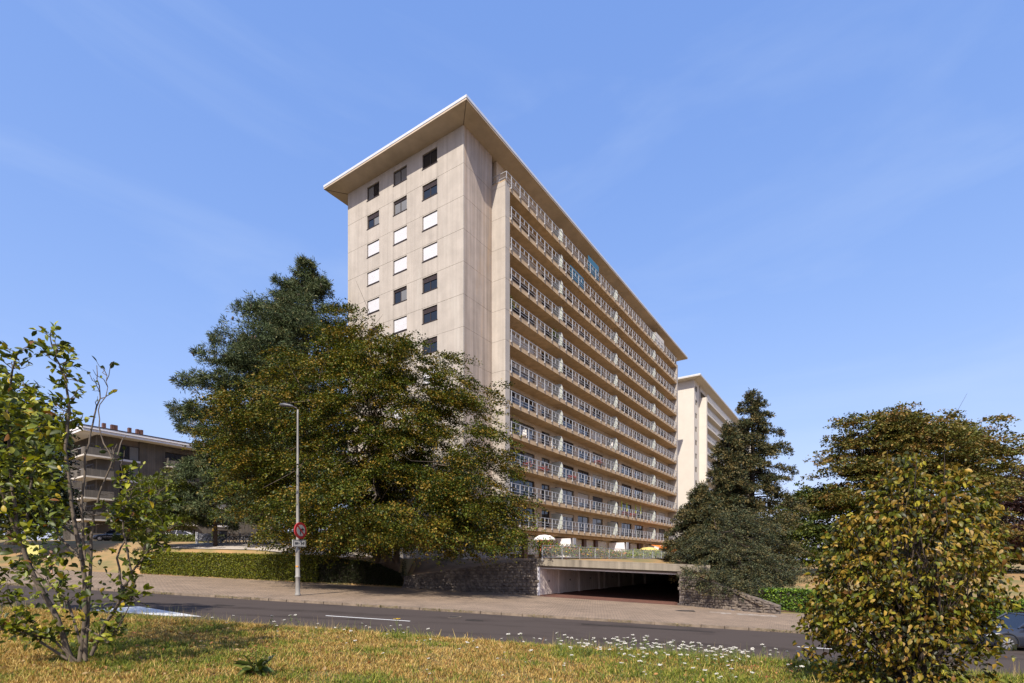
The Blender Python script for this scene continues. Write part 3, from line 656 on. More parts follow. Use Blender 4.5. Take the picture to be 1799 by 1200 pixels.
# ---------------------------------------------------------------- foliage tools
def leaves(name, parent, P, size, mat_, cols, rng, up=0.6, aspect=0.6, full=False, hang=0.0, jitter=0.25, dirs=None, clump=0):
    """P: n x 3 points. One small folded leaf at each point. cols: list of (r,g,b,weight)."""
    n = len(P); nr = rng.normal(size=(n, 3)); nr[:, 2] = np.abs(nr[:, 2]) * 0.6 + up; nr /= np.linalg.norm(nr, axis=1)[:, None]
    t = rng.normal(size=(n, 3)) if dirs is None else dirs + rng.normal(size=(n, 3)) * 0.45
    t[:, 2] -= hang
    t -= nr * (t * nr).sum(1)[:, None]; t /= np.linalg.norm(t, axis=1)[:, None] + 1e-9; b = np.cross(nr, t)
    s = size * rng.uniform(0.65, 1.3, n)[:, None]; w = s * aspect * 0.5
    C = np.array([c[:3] for c in cols]); wt = np.array([c[3] for c in cols], float); wt /= wt.sum()
    ci = rng.choice(len(cols), n, p=wt)
    if clump:
        nc = -(-n // clump); cc = np.repeat(rng.choice(len(cols), nc, p=wt), clump)[:n]; ci = np.where(rng.random(n) < .55, cc, ci)
    col = C[ci] * rng.uniform(1 - jitter, 1 + jitter, n)[:, None]
    if full:
        curl = rng.uniform(-0.1, 0.45, n)[:, None] * s
        v = np.stack([P, P + t * s * .35 + b * w * .9 + nr * w * .35, P + t * s * .35, P + t * s * .35 - b * w * .9 + nr * w * .35,
                      P + t * s * .72 + b * w * .75 + nr * w * .3 - nr * curl * .5, P + t * s * .72 - nr * curl * .5, P + t * s * .72 - b * w * .75 + nr * w * .3 - nr * curl * .5,
                      P + t * s - nr * curl], 1)
        base = np.arange(n)[:, None] * 8
        f = np.concatenate([base + np.array([[0, 2, 1, 1]]), base + np.array([[0, 3, 2, 2]])], 0)
        quads = np.concatenate([base + np.array([[1, 2, 5, 4]]), base + np.array([[2, 3, 6, 5]])], 0)
        tri = np.concatenate([base + np.array([[0, 2, 1]]), base + np.array([[0, 3, 2]]), base + np.array([[4, 5, 7]]), base + np.array([[5, 6, 7]]),
                              quads[:, [0, 1, 2]], quads[:, [0, 2, 3]]], 0)
        m = np_mesh(name, v.reshape(-1, 3), tri, mat_, np.repeat(col, 8, 0))
    else:
        v = np.stack([P, P + t * s * .5 + b * w + nr * w * .3, P + t * s, P + t * s * .5 - b * w + nr * w * .3], 1)
        f = np.arange(n * 4).reshape(n, 4)
        m = np_mesh(name, v.reshape(-1, 3), f, mat_, np.repeat(col, 4, 0))
    o = bpy.data.objects.new(name, m); link(o, parent); return o
def ell_points(ells, n, rng, lo=0.5):
    """ells: (cx,cy,cz,rx,ry,rz,density). Points in the outer shell of a union of ellipsoids."""
    E = np.array(ells, float); area = (E[:, 3] * E[:, 5] + E[:, 4] * E[:, 5] + E[:, 3] * E[:, 4]) * E[:, 6]; p = area / area.sum()
    out = []
    while sum(len(a) for a in out) < n:
        k = rng.choice(len(E), n, p=p); d = rng.normal(size=(n, 3)); d /= np.linalg.norm(d, axis=1)[:, None]
        r = (lo ** 3 + (1 - lo ** 3) * rng.random(n)) ** (1 / 3) * rng.uniform(0.9, 1.08, n)
        q = E[k, :3] + d * r[:, None] * E[k, 3:6]
        inside = np.zeros(n, bool)
        for e in E:
            if e[6] < 0.55: continue
            inside |= (((q - e[:3]) / e[3:6]) ** 2).sum(1) < (lo * .7) ** 2
        out.append(q[~inside])
    return np.concatenate(out)[:n]
def sprays(C, per, center, ro, rs, rz, droop, rng):
    n = len(C); o = C[:, :2] - np.array(center)[None, :2]; o /= np.linalg.norm(o, axis=1)[:, None] + 1e-6
    a = rng.normal(size=n) * .5; ca, sa = np.cos(a), np.sin(a); o = np.stack([o[:, 0] * ca - o[:, 1] * sa, o[:, 0] * sa + o[:, 1] * ca], 1)
    sd = np.stack([-o[:, 1], o[:, 0]], 1); s = rng.uniform(.6, 1.3, n)
    u = rng.uniform(-1, 1, (n, per)); v = rng.normal(size=(n, per)) * .5 * (1 - .5 * np.abs(u)); w = rng.normal(size=(n, per)) * .5
    P = np.zeros((n, per, 3)); tilt = rng.uniform(0, droop, n)[:, None]
    P[..., :2] = C[:, None, :2] + o[:, None] * (u * ro * s[:, None])[..., None] + sd[:, None] * (v * rs * s[:, None])[..., None]
    P[..., 2] = C[:, None, 2] + w * rz - (u + 0.3 * u * u) * tilt * ro * s[:, None]
    dirs = np.zeros((n, per, 3)); dirs[..., :2] = o[:, None]; dirs[..., 2] = -tilt
    return P.reshape(-1, 3), dirs.reshape(-1, 3)
def EP(px, py, Y, rx, ry, rY, dens=1.0):
    x, y, z = W(px, py, Y); return (x, y, z, rx * Y / F, rY, ry * Y / F, dens)
def wob(a, b, n, amp, rng):
    a = Vector(a); b = Vector(b); pts = [a.lerp(b, i / n) for i in range(n + 1)]; l = (b - a).length
    for i in range(1, n): pts[i] += Vector(rng.normal(size=3)) * amp * l
    return pts
def broadleaf(name, label, base, trunk_r, ells, n_spray, per, lsize, cols, seed, group=None, droop=.5, ro=.9, rs=.7, rz=.18, nbr=26, mat_='leaf', bark='bark', fork=None, lo=.5, cat='tree', extra_trunks=(), aspect=.62, up=.6, bough=None):
    rng = np.random.default_rng(seed); root = empty(name, base, 0, label, cat, group); B = Vector(base)
    zt = max(e[2] + e[5] for e in ells); fk = fork if fork is not None else B.z + (zt - B.z) * .25
    mt = MB(); top = Vector((B.x + (ells[0][0] - B.x) * .5, B.y + (ells[0][1] - B.y) * .5, B.z + (zt - B.z) * .8)) - B
    tp = [Vector((0, 0, -.2)), Vector((0, 0, .25)), Vector((0.05 * trunk_r, 0, fk - B.z)), top]
    mt.tube(tp, [trunk_r * 1.5, trunk_r * 1.05, trunk_r * .8, trunk_r * .15], 9)
    for dx, dy, rr in extra_trunks:
        mt.tube([(dx, dy, -.2), (dx * 1.1, dy, fk - B.z), (dx * 4, dy * 2, (zt - B.z) * .6)], [rr * 1.3, rr, rr * .3], 7)
    mt.build('trunk', M[bark], root, True)
    mb = MB(); bp = ell_points(ells, nbr, rng, .6)
    for q in bp:
        u = rng.uniform(.0, .65); st = Vector(tp[2]).lerp(top, u); q = Vector(q) - B
        pts = wob(st, q, 5, .05, rng); mb.tube(pts, [trunk_r * .33, trunk_r * .25, trunk_r * .18, trunk_r * .12, trunk_r * .07, trunk_r * .03], 5, False)
        for _ in range(3):
            k = rng.integers(2, 5); e = pts[k] + Vector(rng.normal(size=3)) * (q - st).length * .22
            mb.tube(wob(pts[k], e, 3, .06, rng), [trunk_r * .09, trunk_r * .06, trunk_r * .04, trunk_r * .02], 4, False)
    mb.build('limbs', M[bark], root, True)
    if bough:                                # leaves gather on boughs, with darker hollows between them
        bn, br = bough; BC = ell_points(ells, bn, rng, lo); C = BC[rng.integers(0, bn, n_spray)] + np.clip(rng.normal(size=(n_spray, 3)), -2, 2) * np.array([br, br, br * .42])
    else: C = ell_points(ells, n_spray, rng, lo)
    P, dr = sprays(C, per, base, ro, rs, rz, droop, rng)
    leaves('crown', root, P - np.array(base), lsize, M[mat_], cols, rng, up=up, dirs=dr, aspect=aspect, clump=per)
    return root
def conifer(name, label, base, H, prof, seed, cols, tuft=0.35, per=34, lsize=.14, nb=150, droop=.25, aspect=.28, group=None, lift=0.15, cones=0, dense=1.0, irregular=.25, tr=.25, sparse_low=0.0, keep=None):
    """prof: list of (height fraction, radius)"""
    rng = np.random.default_rng(seed); root = empty(name, base, 0, label, 'tree', group); B = np.array(base, float)
    MB().tube([(0, 0, -.3), (0, 0, H * .3), (0.1, 0, H * .7), (0, 0, H * .99)], [tr * 1.3, tr, tr * .6, .03], 8).build('trunk', M['bark_dark'], root, True)
    ph = [p[0] for p in prof]; pr = [p[1] for p in prof]; mb = MB(); T = []; Dn = []; tips = []
    for i in range(nb):
        f = (i + rng.random()) / nb; f = f ** .9; az = rng.uniform(0, 2 * math.pi); L_ = np.interp(f, ph, pr) * rng.uniform(1 - irregular * 1.4, 1 + irregular)
        if L_ < .1: continue
        z0 = f * H; d = np.array([math.cos(az), math.sin(az), 0.0]); n = max(3, int(L_ / .45)); pts = []
        for k in range(n + 1):
            u = k / n; p = d * L_ * u; p[2] = z0 + L_ * (lift * u - droop * u * u); p[:2] += rng.normal(size=2) * .05 * L_ * u; pts.append(p.copy())
        if keep is not None and not keep(pts[-1] + B): continue
        mb.tube([tuple(p) for p in pts], [max(.012, .03 * L_ ** .5 * (1 - k / (n + 1)) + .01) for k in range(n + 1)], 4, False)
        m = int((L_ / tuft) * 2.6 * dense) + 2
        for _ in range(m):
            u = rng.uniform(.22, 1.0) ** .7; a = u * n; k = min(int(a), n - 1); p = pts[k] * (1 - (a - k)) + pts[k + 1] * (a - k)
            p = p + np.array([-d[1], d[0], 0]) * rng.normal() * L_ * .16 * (1.1 - u * .5) + np.array([0, 0, rng.normal() * .12]); T.append(p); Dn.append(d)
        tips.append(pts[-1])
    mb.build('limbs', M['bark_dark'], root, True)
    T = np.array(T); Dn = np.array(Dn); n = len(T); s = tuft * rng.uniform(.6, 1.25, n)
    dd = rng.normal(size=(n, per, 3)); dd[..., 2] = dd[..., 2] * .55 + .12; dd += Dn[:, None] * .9; dd /= np.linalg.norm(dd, axis=2)[..., None]
    P = T[:, None] + dd * (s[:, None, None] * rng.uniform(.15, .95, (n, per, 1)))
    leaves('crown', root, P.reshape(-1, 3), lsize, M['needle'], cols, rng, up=.35, aspect=aspect, dirs=dd.reshape(-1, 3) * 1.5, clump=per)
    if cones:
        cm = MB().lathe([(.01, -.14), (.05, -.1), (.06, 0), (.045, .08), (.01, .12)], 7).mesh('cone', M['bark'], True)
        idx = rng.permutation(len(tips))[:cones]
        for i in idx:
            p = tips[i]; 
            for _ in range(2): inst('cone', cm, root, (p[0] + rng.normal() * .15, p[1] + rng.normal() * .15, p[2] - .12), (rng.normal() * .4, rng.normal() * .4, 0), (1.2, 1.2, 1.2))
    return root

# ---------------------------------------------------------------- the big trees
BEECH = [(0.060, 0.076, 0.007, 3.2), (0.125, 0.112, 0.010, 2.8), (0.195, 0.125, 0.016, 2.2), (0.018, 0.030, 0.004, 3.8), (0.24, 0.16, 0.025, .6), (0.095, 0.115, 0.012, 1.4)]  # brightest tones paint in sunlit highlights, darkest tones the shade in the crown
bl = [EP(620, 745, 38, 185, 150, 5), EP(505, 775, 37.5, 118, 112, 5), EP(440, 760, 38, 62, 60, 4), EP(650, 700, 35.5, 95, 95, 3.5), EP(700, 715, 37, 125, 105, 4.5), EP(770, 690, 38, 60, 75, 2.5, .45),
      EP(785, 800, 36.5, 105, 105, 5), EP(835, 860, 36, 82, 85, 5), EP(865, 912, 36, 58, 55, 4), EP(680, 885, 35, 170, 84, 7), EP(580, 885, 37, 108, 80, 6), EP(760, 915, 34.5, 90, 58, 6), EP(745, 920, 33.4, 125, 50, 3.2), EP(625, 925, 35, 75, 46, 3), EP(820, 945, 35.5, 92, 36, 5), EP(615, 940, 37.5, 125, 36, 5.5),
      EP(640, 625, 38.5, 80, 60, 3.2), EP(600, 575, 39, 45, 38, 2.0, .9), EP(435, 850, 37, 58, 56, 4), EP(862, 700, 38, 16, 32, 1.2, .5), EP(805, 625, 38, 24, 18, 1.2, .6), EP(715, 640, 38, 60, 38, 2.5, .7)]
broadleaf('beech_tree', 'huge spreading tree with bronze green leaves before the tower', (-9.7, 40.2, 0.0),   .42, bl, 4600, 84, .145, BEECH, 11, droop=.8, nbr=46, fork=1.4, lo=.55, bough=(800, .58), extra_trunks=((-.75, .1, .25), (.7, .2, .22)))
PINE = [(0.058, 0.082, 0.030, 3), (0.105, 0.130, 0.052, 3), (0.030, 0.046, 0.018, 3), (0.15, 0.14, 0.055, 1.2)]
conifer('young_pine', 'low blue green pine behind the hedge in front of the brick flats', (-27.2, 47.6, 1.2), 9.6, [(0, 0), (.18, .3), (.2, 4.2), (.4, 4.3), (.6, 3.4), (.8, 2.0), (1, .3)], 22, PINE, tuft=.5, per=54, lsize=.30, nb=120, droop=.25, aspect=.17, lift=.12, cones=14, irregular=.35, tr=.16, keep=lambda p: p[2] > 3.1)
conifer('pine_tree', 'tall blue green pine with drooping cones left behind the bronze tree', (-20.9, 52.5, 1.6), 28.4, [(0, 0), (.07, 0.2), (.09, 8.0), (.25, 8.9), (.42, 8.8), (.55, 8.2), (.72, 5.9), (.84, 3.6), (.92, 1.7), (1, .45)], 21, PINE, tuft=.60, per=64, lsize=.34, nb=300, droop=.10, aspect=.17, lift=.16, cones=90, irregular=.34, tr=.35, keep=lambda p: p[0] < -17.6 and p[2] > 3.3)
FIR = [(0.040, 0.050, 0.019, 3), (0.084, 0.076, 0.026, 3), (0.140, 0.104, 0.036, 2.2), (0.022, 0.029, 0.013, 2.5)]
conifer('conifer', 'tallest dark conifer with ragged pointed top right of the garage', (19.6, 42.5, -1.6), 15.4, [(0, 2.8), (.2, 3.4), (.4, 3.1), (.6, 2.5), (.75, 1.8), (.88, 1.15), (.96, .6), (1, .2)], 31, FIR, tuft=.36, per=36, lsize=.18, nb=170, droop=.35, aspect=.38, irregular=.42, group='dark conifers above the right stone wall')
conifer('conifer', 'middle dark conifer directly left of the tallest conifer', (16.9, 40.5, -1.2), 11.8, [(0, 2.3), (.2, 2.7), (.45, 2.2), (.65, 1.4), (.82, .85), (.94, .45), (1, .15)], 32, FIR, tuft=.38, per=36, lsize=.19, nb=170, droop=.3, aspect=.38, irregular=.42, group='dark conifers above the right stone wall')
conifer('conifer', 'lowest dark conifer overhanging the garage corner and terrace end', (13.9, 38.2, -.8), 6.3, [(0, 2.0), (.25, 2.5), (.5, 2.0), (.7, 1.4), (.88, .8), (1, .15)], 33, FIR, tuft=.3, per=36, lsize=.15, nb=170, droop=.35, aspect=.38, irregular=.35, group='dark conifers above the right stone wall')
YEW = [(0.047, 0.060, 0.029, 3), (0.085, 0.089, 0.038, 3), (0.136, 0.111, 0.043, 1.8), (0.017, 0.022, 0.014, 2)]
broadleaf('juniper_bush', 'broad bluish dark evergreen bush draped over the right stone wall', (14.6, 36.0, -1.0), .12, [EP(1240, 975, 36, 58, 45, 1.8), EP(1300, 985, 35.5, 62, 40, 1.6), EP(1222, 962, 36.5, 30, 36, 1.3), EP(1226, 1012, 34.0, 30, 28, 1.2), EP(1262, 1022, 33.4, 40, 26, 1.2), EP(1302, 1036, 32.9, 32, 18, .9), EP(1350, 1005, 36, 50, 38, 1.6), EP(1295, 940, 37, 75, 50, 1.8), EP(1290, 1022, 34.8, 50, 26, 1.2), EP(1330, 1040, 34.5, 45, 26, 1.0), EP(1395, 1005, 38, 30, 24, 1.0, .7)], 1100, 60, .13, YEW, 41, droop=.5, ro=.42, rs=.35, rz=.14, nbr=20, mat_='needle', bark='bark_dark', cat='bush', aspect=.35)
OAK = [(0.11, 0.115, 0.022, 3), (0.17, 0.135, 0.030, 3), (0.23, 0.14, 0.04, 1.8), (0.05, 0.06, 0.013, 2.5)]
GRN = [(0.055, 0.08, 0.014, 3), (0.09, 0.11, 0.018, 3), (0.14, 0.15, 0.025, 1.2), (0.03, 0.045, 0.01, 3)]
broadleaf('park_tree', 'wide bronze tipped tree crown behind the golden shrub at right', (40, 56, -2.2), .45, [EP(1570, 790, 56, 95, 65, 5), EP(1660, 785, 56, 95, 62, 5), EP(1735, 790, 56, 42, 18, 3, .8), EP(1715, 830, 56, 55, 28, 3, .8), EP(1490, 850, 55, 55, 60, 4), EP(1620, 870, 55, 140, 70, 5), EP(1525, 760, 56, 50, 40, 3, .9), EP(1620, 950, 56, 130, 70, 5), EP(1600, 800, 55, 110, 78, 5), EP(1530, 790, 55.5, 62, 62, 4)], 3300, 46, .26, OAK, 51, droop=.35, ro=.9, rs=.7, rz=.2, nbr=34, bough=(300, .9))
broadleaf('park_tree', 'low sunlit green tree between the conifers and bronze crown', (33, 62, -1.5), .35, [EP(1420, 900, 60, 60, 45, 4), EP(1400, 950, 58, 60, 45, 4), EP(1460, 930, 58, 50, 50, 4), EP(1450, 870, 62, 40, 25, 3)], 800, 44, .26, GRN, 52, droop=.3, ro=1.0, rs=.8, nbr=18, bough=(90, .8))
RED = [(0.05, 0.025, 0.022, 3), (0.035, 0.015, 0.015, 3), (0.08, 0.04, 0.03, 1)]
broadleaf('park_tree', 'dark red leaved tree at the far right edge of the picture', (58, 62, -2.2), .4, [EP(1790, 870, 62, 55, 40, 4), EP(1830, 860, 62, 60, 50, 4), EP(1800, 920, 60, 80, 60, 4)], 600, 44, .27, RED, 53, droop=.3, ro=1.0, rs=.8, nbr=14)
broadleaf('park_tree', 'olive green tree low behind the lawn right of centre', (47, 70, -1.5), .4, [EP(1550, 950, 66, 110, 50, 5), EP(1700, 940, 66, 120, 60, 5), EP(1790, 960, 64, 80, 50, 4)], 800, 44, .30, OAK, 54, droop=.3, ro=1.1, rs=.9, nbr=14)
DRK = [(0.02, 0.028, 0.012, 3), (0.035, 0.045, 0.016, 2), (0.015, 0.018, 0.008, 2)]  # near-black greens: the shade on this tree is put into its leaf colour
broadleaf('dark_tree', 'dense dark tree behind the leafy shrub at left edge', (-50, 52, 1.8), .5, [EP(30, 800, 52, 75, 90, 4), EP(-60, 800, 52, 110, 110, 5), EP(50, 880, 51, 62, 55, 4), EP(20, 740, 52, 60, 50, 4)], 2200, 46, .27, DRK, 61, droop=.4, ro=1, rs=.8, nbr=14)
YG = [(0.13, 0.15, 0.02, 3), (0.19, 0.19, 0.025, 2), (0.07, 0.09, 0.014, 3)]
broadleaf('lime_green_bush', 'sunny yellow green bush in front of the brick flats', (-32.5, 46, 1.0), .12, [EP(270, 880, 46, 50, 45, 2), EP(300, 905, 45.5, 42, 38, 2), EP(250, 915, 46, 40, 32, 2), EP(300, 855, 46, 30, 28, 1.5)], 480, 44, .17, YG, 62, droop=.4, ro=.6, rs=.5, nbr=12, cat='bush')
broadleaf('street_tree', 'round tree shading the road from beyond the left edge', (-19.0, 10.5, float(lawnz(np.array([-19.0]), np.array([10.5 - 3.0]))[0])), .2, [(-17.6, 12.3, 7.6, 2.4, 2.2, 1.8, 1), (-16.2, 12.9, 7.0, 1.3, 1.2, .9, 1), (-20, 11.5, 6.5, 2, 2, 1.6, 1)], 220, 46, .16, GRN, 63, ro=.5, rs=.4, nbr=10)

# woods far off that close the horizon, one mass nobody could count
_r = np.random.default_rng(90); _el = []
for k_ in range(46):
    x_ = -230 + 10.5 * k_ + _r.normal() * 3; y_ = 135 + _r.normal() * 8 if x_ > -20 else 112 + _r.normal() * 6
    _el.append((x_, y_, 3.0 + _r.uniform(-1, 1.5), 9, 6, _r.uniform(4, 6.5), 1))
_C = ell_points(_el, 3000, _r, .6); _P, _d = sprays(_C, 22, (0, 300), 1.6, 1.4, .6, .4, _r)
tag(leaves('far_woods', None, _P, .75, M['leaf'], [(0.035, 0.05, 0.014, 3), (0.06, 0.075, 0.02, 2), (0.02, 0.03, 0.01, 3)], _r, dirs=_d), 'distant dark woods along the horizon behind the buildings', 'woods', kind='stuff')
# clipped hedges: boxes of small leaves over a dark woody core
def hedge(name, label, X0, X1, v0, v1, hf, cols, seed, n, lsize=.09, zf=None, cat='hedge'):
    rng = np.random.default_rng(seed); Xm = (X0 + X1) / 2; zb = float(zf(Xm))
    root = empty(name, (Xm, PV(Xm, v0), zb), 0, label, cat)
    xs = np.linspace(X0, X1, 12); m = MB()
    for a, c in zip(xs[:-1], xs[1:]):
        def P_(X, v, z): return (X - Xm, PV(X, v) - PV(Xm, v0), z - zb)
        m.hexa([P_(a, v0 + .12, zf(a)), P_(c, v0 + .12, zf(c)), P_(c, v1 - .12, zf(c)), P_(a, v1 - .12, zf(a))], [P_(a, v0 + .12, hf(a) - .1), P_(c, v0 + .12, hf(c) - .1), P_(c, v1 - .12, hf(c) - .1), P_(a, v1 - .12, hf(a) - .1)])
    m.build('woody_core', M['bark_dark'], root)
    X = rng.uniform(X0, X1, n); k = rng.random(n); v = np.empty(n); z = np.empty(n); zt = hf(X); z0 = zf(X)
    fr_ = k < .6; tp = (k >= .6) & (k < .93); en = k >= .93
    bulge = 0.10 * vnoise(X * 1.3, z0 * 0 + 1, seed)
    v[fr_] = v0 + rng.uniform(-.03, .12, fr_.sum()) - bulge[fr_]; z[fr_] = z0[fr_] + .08 + (zt - z0)[fr_] * rng.random(fr_.sum())
    v[tp] = rng.uniform(v0, v1, tp.sum()); z[tp] = zt[tp] - rng.uniform(0, .12, tp.sum()) + bulge[tp] * .4
    v[en] = rng.uniform(v0, v1, en.sum()); X[en] = np.where(rng.random(en.sum()) < .5, X0, X1) + rng.uniform(-.06, .06, en.sum()); z[en] = z0[en] + (zt - z0)[en] * rng.random(en.sum())
    P = np.stack([X - Xm, v - .16 * X - PV(Xm, v0), z - zb], -1)
    leaves('leaf_wall', root, P, lsize, M['leaf'], cols, rng, up=.3, aspect=.6)
    return root
HG = [(0.16, 0.18, 0.018, 3), (0.24, 0.23, 0.022, 2), (0.07, 0.085, 0.014, 3), (0.16, 0.09, 0.02, .15)]
hedge('hedge', 'long clipped green hedge along the pavement left of the lamp post', -31.5, -15.6, 39.0, 40.6, lambda X: np.interp(X, [-31.5, -15.6], [0.72, 0.36]), HG, 71, 46000, .10, lambda X: basez(X))
hedge('hedge', 'shaded dark hedge behind the lamp post under the spreading tree', -15.5, -8.6, 39.1, 40.5, lambda X: np.interp(X, [-15.5, -11, -8.6], [0.34, -0.2, -1.1]), [(0.02, 0.025, 0.008, 1), (0.03, 0.035, 0.01, 1)], 72, 16000, .10, lambda X: basez(X))  # hedge carried on; leaf colours darkened to paint in the tree's shade
LG_ = [(0.10, 0.17, 0.018, 3), (0.17, 0.26, 0.025, 2.2), (0.03, 0.06, 0.016, 3)]
hedge('hedge', 'low glossy laurel hedge by the pavement right of the stone wall', 16.2, 46, 35.6, 37.0, lambda X: basez(X) + 1.42 - .0 * X, LG_, 73, 30000, .14, lambda X: basez(X))
hedge('hedge', 'low green hedge in front of the brick flats at left', -47, -33.5, 53.5, 55, lambda X: 2.9 + .0 * X, [(0.10, 0.12, 0.03, 1), (0.14, 0.15, 0.04, 1)], 74, 6000, .2, lambda X: 2.1 + 0 * X)

# ---------------------------------------------------------------- flat roofed brick flats at left
bh = empty('brick_flats', (-56, 70, 2.6), TH, 'low brown brick flats with wide pale roof edge behind the shrub', 'apartment building')
ZR = 14.4                                    # wall height above its base
MB().box(0, 26, 0.3, 13, -2, ZR).build('inner_wall', M['core'], bh)
w = MB(); w.box(0, 2.6, 0, .3, -2, ZR).box(5.0, 8.3, 0, .3, -2, ZR).box(12.5, 15, 0, .3, -2, ZR).box(17.5, 26, 0, .3, -2, ZR).box(-.0, .3, .3, 13, -2, ZR)
for k in range(5):
    z = k * 2.83
    for a, c in ((2.6, 5.0), (15, 17.5)): w.box(a, c, 0, .3, z - .55, z + .25)
    w.box(8.3, 12.5, 0, .3, z + 2.2, z + 2.83)
w.build('wall', M['house_brick'], bh)
rg = random.Random(3)
for k in range(5):
    z = k * 2.83
    for a, c in ((2.6, 5.0), (15, 17.5)):
        o = opening_window('window', c - a - .02, 1.98, bh, ((a + c) / 2, .1, z + .27), 'y', rg)
        MB().box(-1.3, 1.3, -.18, .1, -.3, -.02).build('window_sill', M['white_wall'], o)
    opening_window('window', 4.18, 2.15, bh, (10.4, .15, z + .02), 'y', rg)
    # corner balcony and recessed balcony
    bal = MB(); bal.box(-1.7, 1.5, -1.3, -1.15, z + .1, z + 1.05); o = bal.build('balcony', M['house_brick'], bh)
    MB().box(-1.75, 1.52, -1.33, 3.6, z - .12, z + .09).build('balcony_slab', M['white_plaster'], o)
    MB().box(-1.75, -1.68, -1.15, -.2, z + .1, z + 1.05).box(-1.75, -1.68, 1.2, 3.6, z + .1, z + 1.05).build('parapet', M['house_brick'], o)
    MB().box(-1.72, -1.68, -.2, 1.2, z + .95, z + 1.0).build('rail', M['white_metal'], o)
    o = MB().box(8.3, 12.5, -.9, -.8, z + .1, z + .9).build('balcony', M['house_brick'], bh)
    MB().box(8.25, 12.55, -.95, 0, z - .12, z + .09).build('balcony_slab', M['white_plaster'], o)
    MB().box(8.2, 8.4, -1.0, 0.0, z + .1, z + 1.2).build('balcony_end', M['house_brick'], o)
    opening_window('window', 2.6, 1.9, bh, (-.04, 2.2, z + .2), 'x', rg); opening_window('window', 2.6, 1.9, bh, (-.04, 7.5, z + .2), 'x', rg)
ro = MB().box(-2.0, 26.5, -1.6, 13.5, ZR, ZR + .3).box(-2.1, 26.6, -1.7, 13.6, ZR + .32, ZR + .62).build('roof', M['white_wall'], bh)
MB().box(-2.15, 26.65, -1.75, 13.65, ZR + .64, ZR + .74).build('roof_edge', M['frame_dark'], ro)
MB().box(1.5, 7.0, 3, 8, ZR + .75, ZR + 1.7).build('roof_house', M['white_wall'], ro)
for x in (1.9, 2.9, 3.3, 5.0, 6.0, 6.5): MB().box(x - .17, x + .2, 3.2, 3.7, ZR + 1.7, ZR + 2.45).build('chimney', M['brown_wood'], ro)

# ---------------------------------------------------------------- bicycle deck at left
def land(X, Y): return float(landz(np.array([X]), np.array([Y + .16 * X]))[0])
dk = MB()
nx_, ny_ = 14, 6
for i in range(nx_):
    for j in range(ny_):
        def c_(a, b_):
            X = -30.5 + 16.0 * a / nx_; y0 = 41.3 - .16 * X; Y = y0 + (52.6 - y0) * b_ / ny_; return (X, Y, land(X, Y) + .06)
        dk.face([c_(i, j), c_(i + 1, j), c_(i + 1, j + 1), c_(i, j + 1)])
tag(dk.build('concrete_path', M['platform']), kind='structure')
bp_ = empty('bicycle_screen', (-30.6, 51.7, land(-30.6, 51.7)), 0, 'white slatted screen panel at the left end of the bicycles', 'screen')
MB().box(-.9, -.65, -.06, .06, -.1, 1.15).build('post', M['white_metal'], bp_)
sm = MB().box(0, .09, -.03, .03, .28, 1.0).mesh('slat', M['white_metal'])
for i in range(12): inst('slat', sm, bp_, (-.6 + i * .105, 0, 0))
MB().box(-.62, .68, .03, .07, .32, .4).box(-.62, .68, .03, .07, .88, .95).build('rail', M['white_metal'], bp_)
def bicycle(name):
    root = empty(name)
    for x in (-.53, .53):
        wv = MB(); N_ = 18
        ring = [(x + .33 * math.cos(2 * math.pi * i / N_), 0, .35 + .33 * math.sin(2 * math.pi * i / N_)) for i in range(N_ + 1)]
        wv.tube(ring, .028, 5, False); o = wv.build('wheel', M['tyre'], root)
        s_ = MB()
        for i in range(6):
            a = math.pi * i / 6; s_.tube([(x + .32 * math.cos(a), 0, .35 + .32 * math.sin(a)), (x - .32 * math.cos(a), 0, .35 - .32 * math.sin(a))], .006, 3, False)
        s_.tube([(x + .29 * math.cos(2 * math.pi * i / N_), 0, .35 + .29 * math.sin(2 * math.pi * i / N_)) for i in range(N_ + 1)], .012, 4, False)
        s_.build('rim', M['chrome'], o)
    fr2 = MB(); a = (-.53, 0, .35); bb = (-.1, 0, .33); st = (-.25, 0, .85); hd = (.35, 0, .85); fk = (.53, 0, .35)
    for p, q in ((a, bb), (bb, st), (a, st), (bb, hd), (st, hd), (hd, fk), (hd, (.32, 0, 1.0))): fr2.tube([p, q], .02, 5)
    fr2.build('frame', None or M['bike'], root)
    MB().tube([(.12, -.27, 1.02), (.28, -.22, 1.04), (.33, 0, 1.02), (.28, .22, 1.04), (.12, .27, 1.02)], .014, 5).build('handlebar', M['chrome'], root)
    MB().box(-.38, -.12, -.06, .06, .90, .95).tube([(-.25, 0, .83), (-.26, 0, .92)], .015, 5).build('saddle', M['black'], root)
    MB().tube([(-.75, 0, .74), (-.35, 0, .74)], .014, 4).tube([(-.6, 0, .74), (-.53, 0, .38)], .01, 4).box(-.76, -.38, -.06, .06, .735, .75).build('luggage_rack', M['black'], root)
    return root
M['bike'] = mat('bicycle_paint_grey', (0.35, 0.36, 0.38), 0.35, 0)
bikecols = [('silver', (0.5, 0.5, 0.52)), ('black', (0.02, 0.02, 0.025)), ('dark blue', (0.03, 0.05, 0.15)), ('white', (0.7, 0.7, 0.7)), ('dark red', (0.2, 0.02, 0.02)), ('grey', (0.2, 0.2, 0.21)), ('light blue', (0.25, 0.4, 0.55)), ('dark green', (0.03, 0.08, 0.05))]
proto = bicycle('bicycle')
order = [0, 3, 1, 5, 4, 1, 2, 0, 6, 1, 7, 5, 3]
ordn = ['first', 'second', 'third', 'fourth', 'fifth', 'sixth', 'seventh', 'eighth', 'ninth', 'tenth', 'eleventh', 'twelfth', 'last']
bm_c = {}
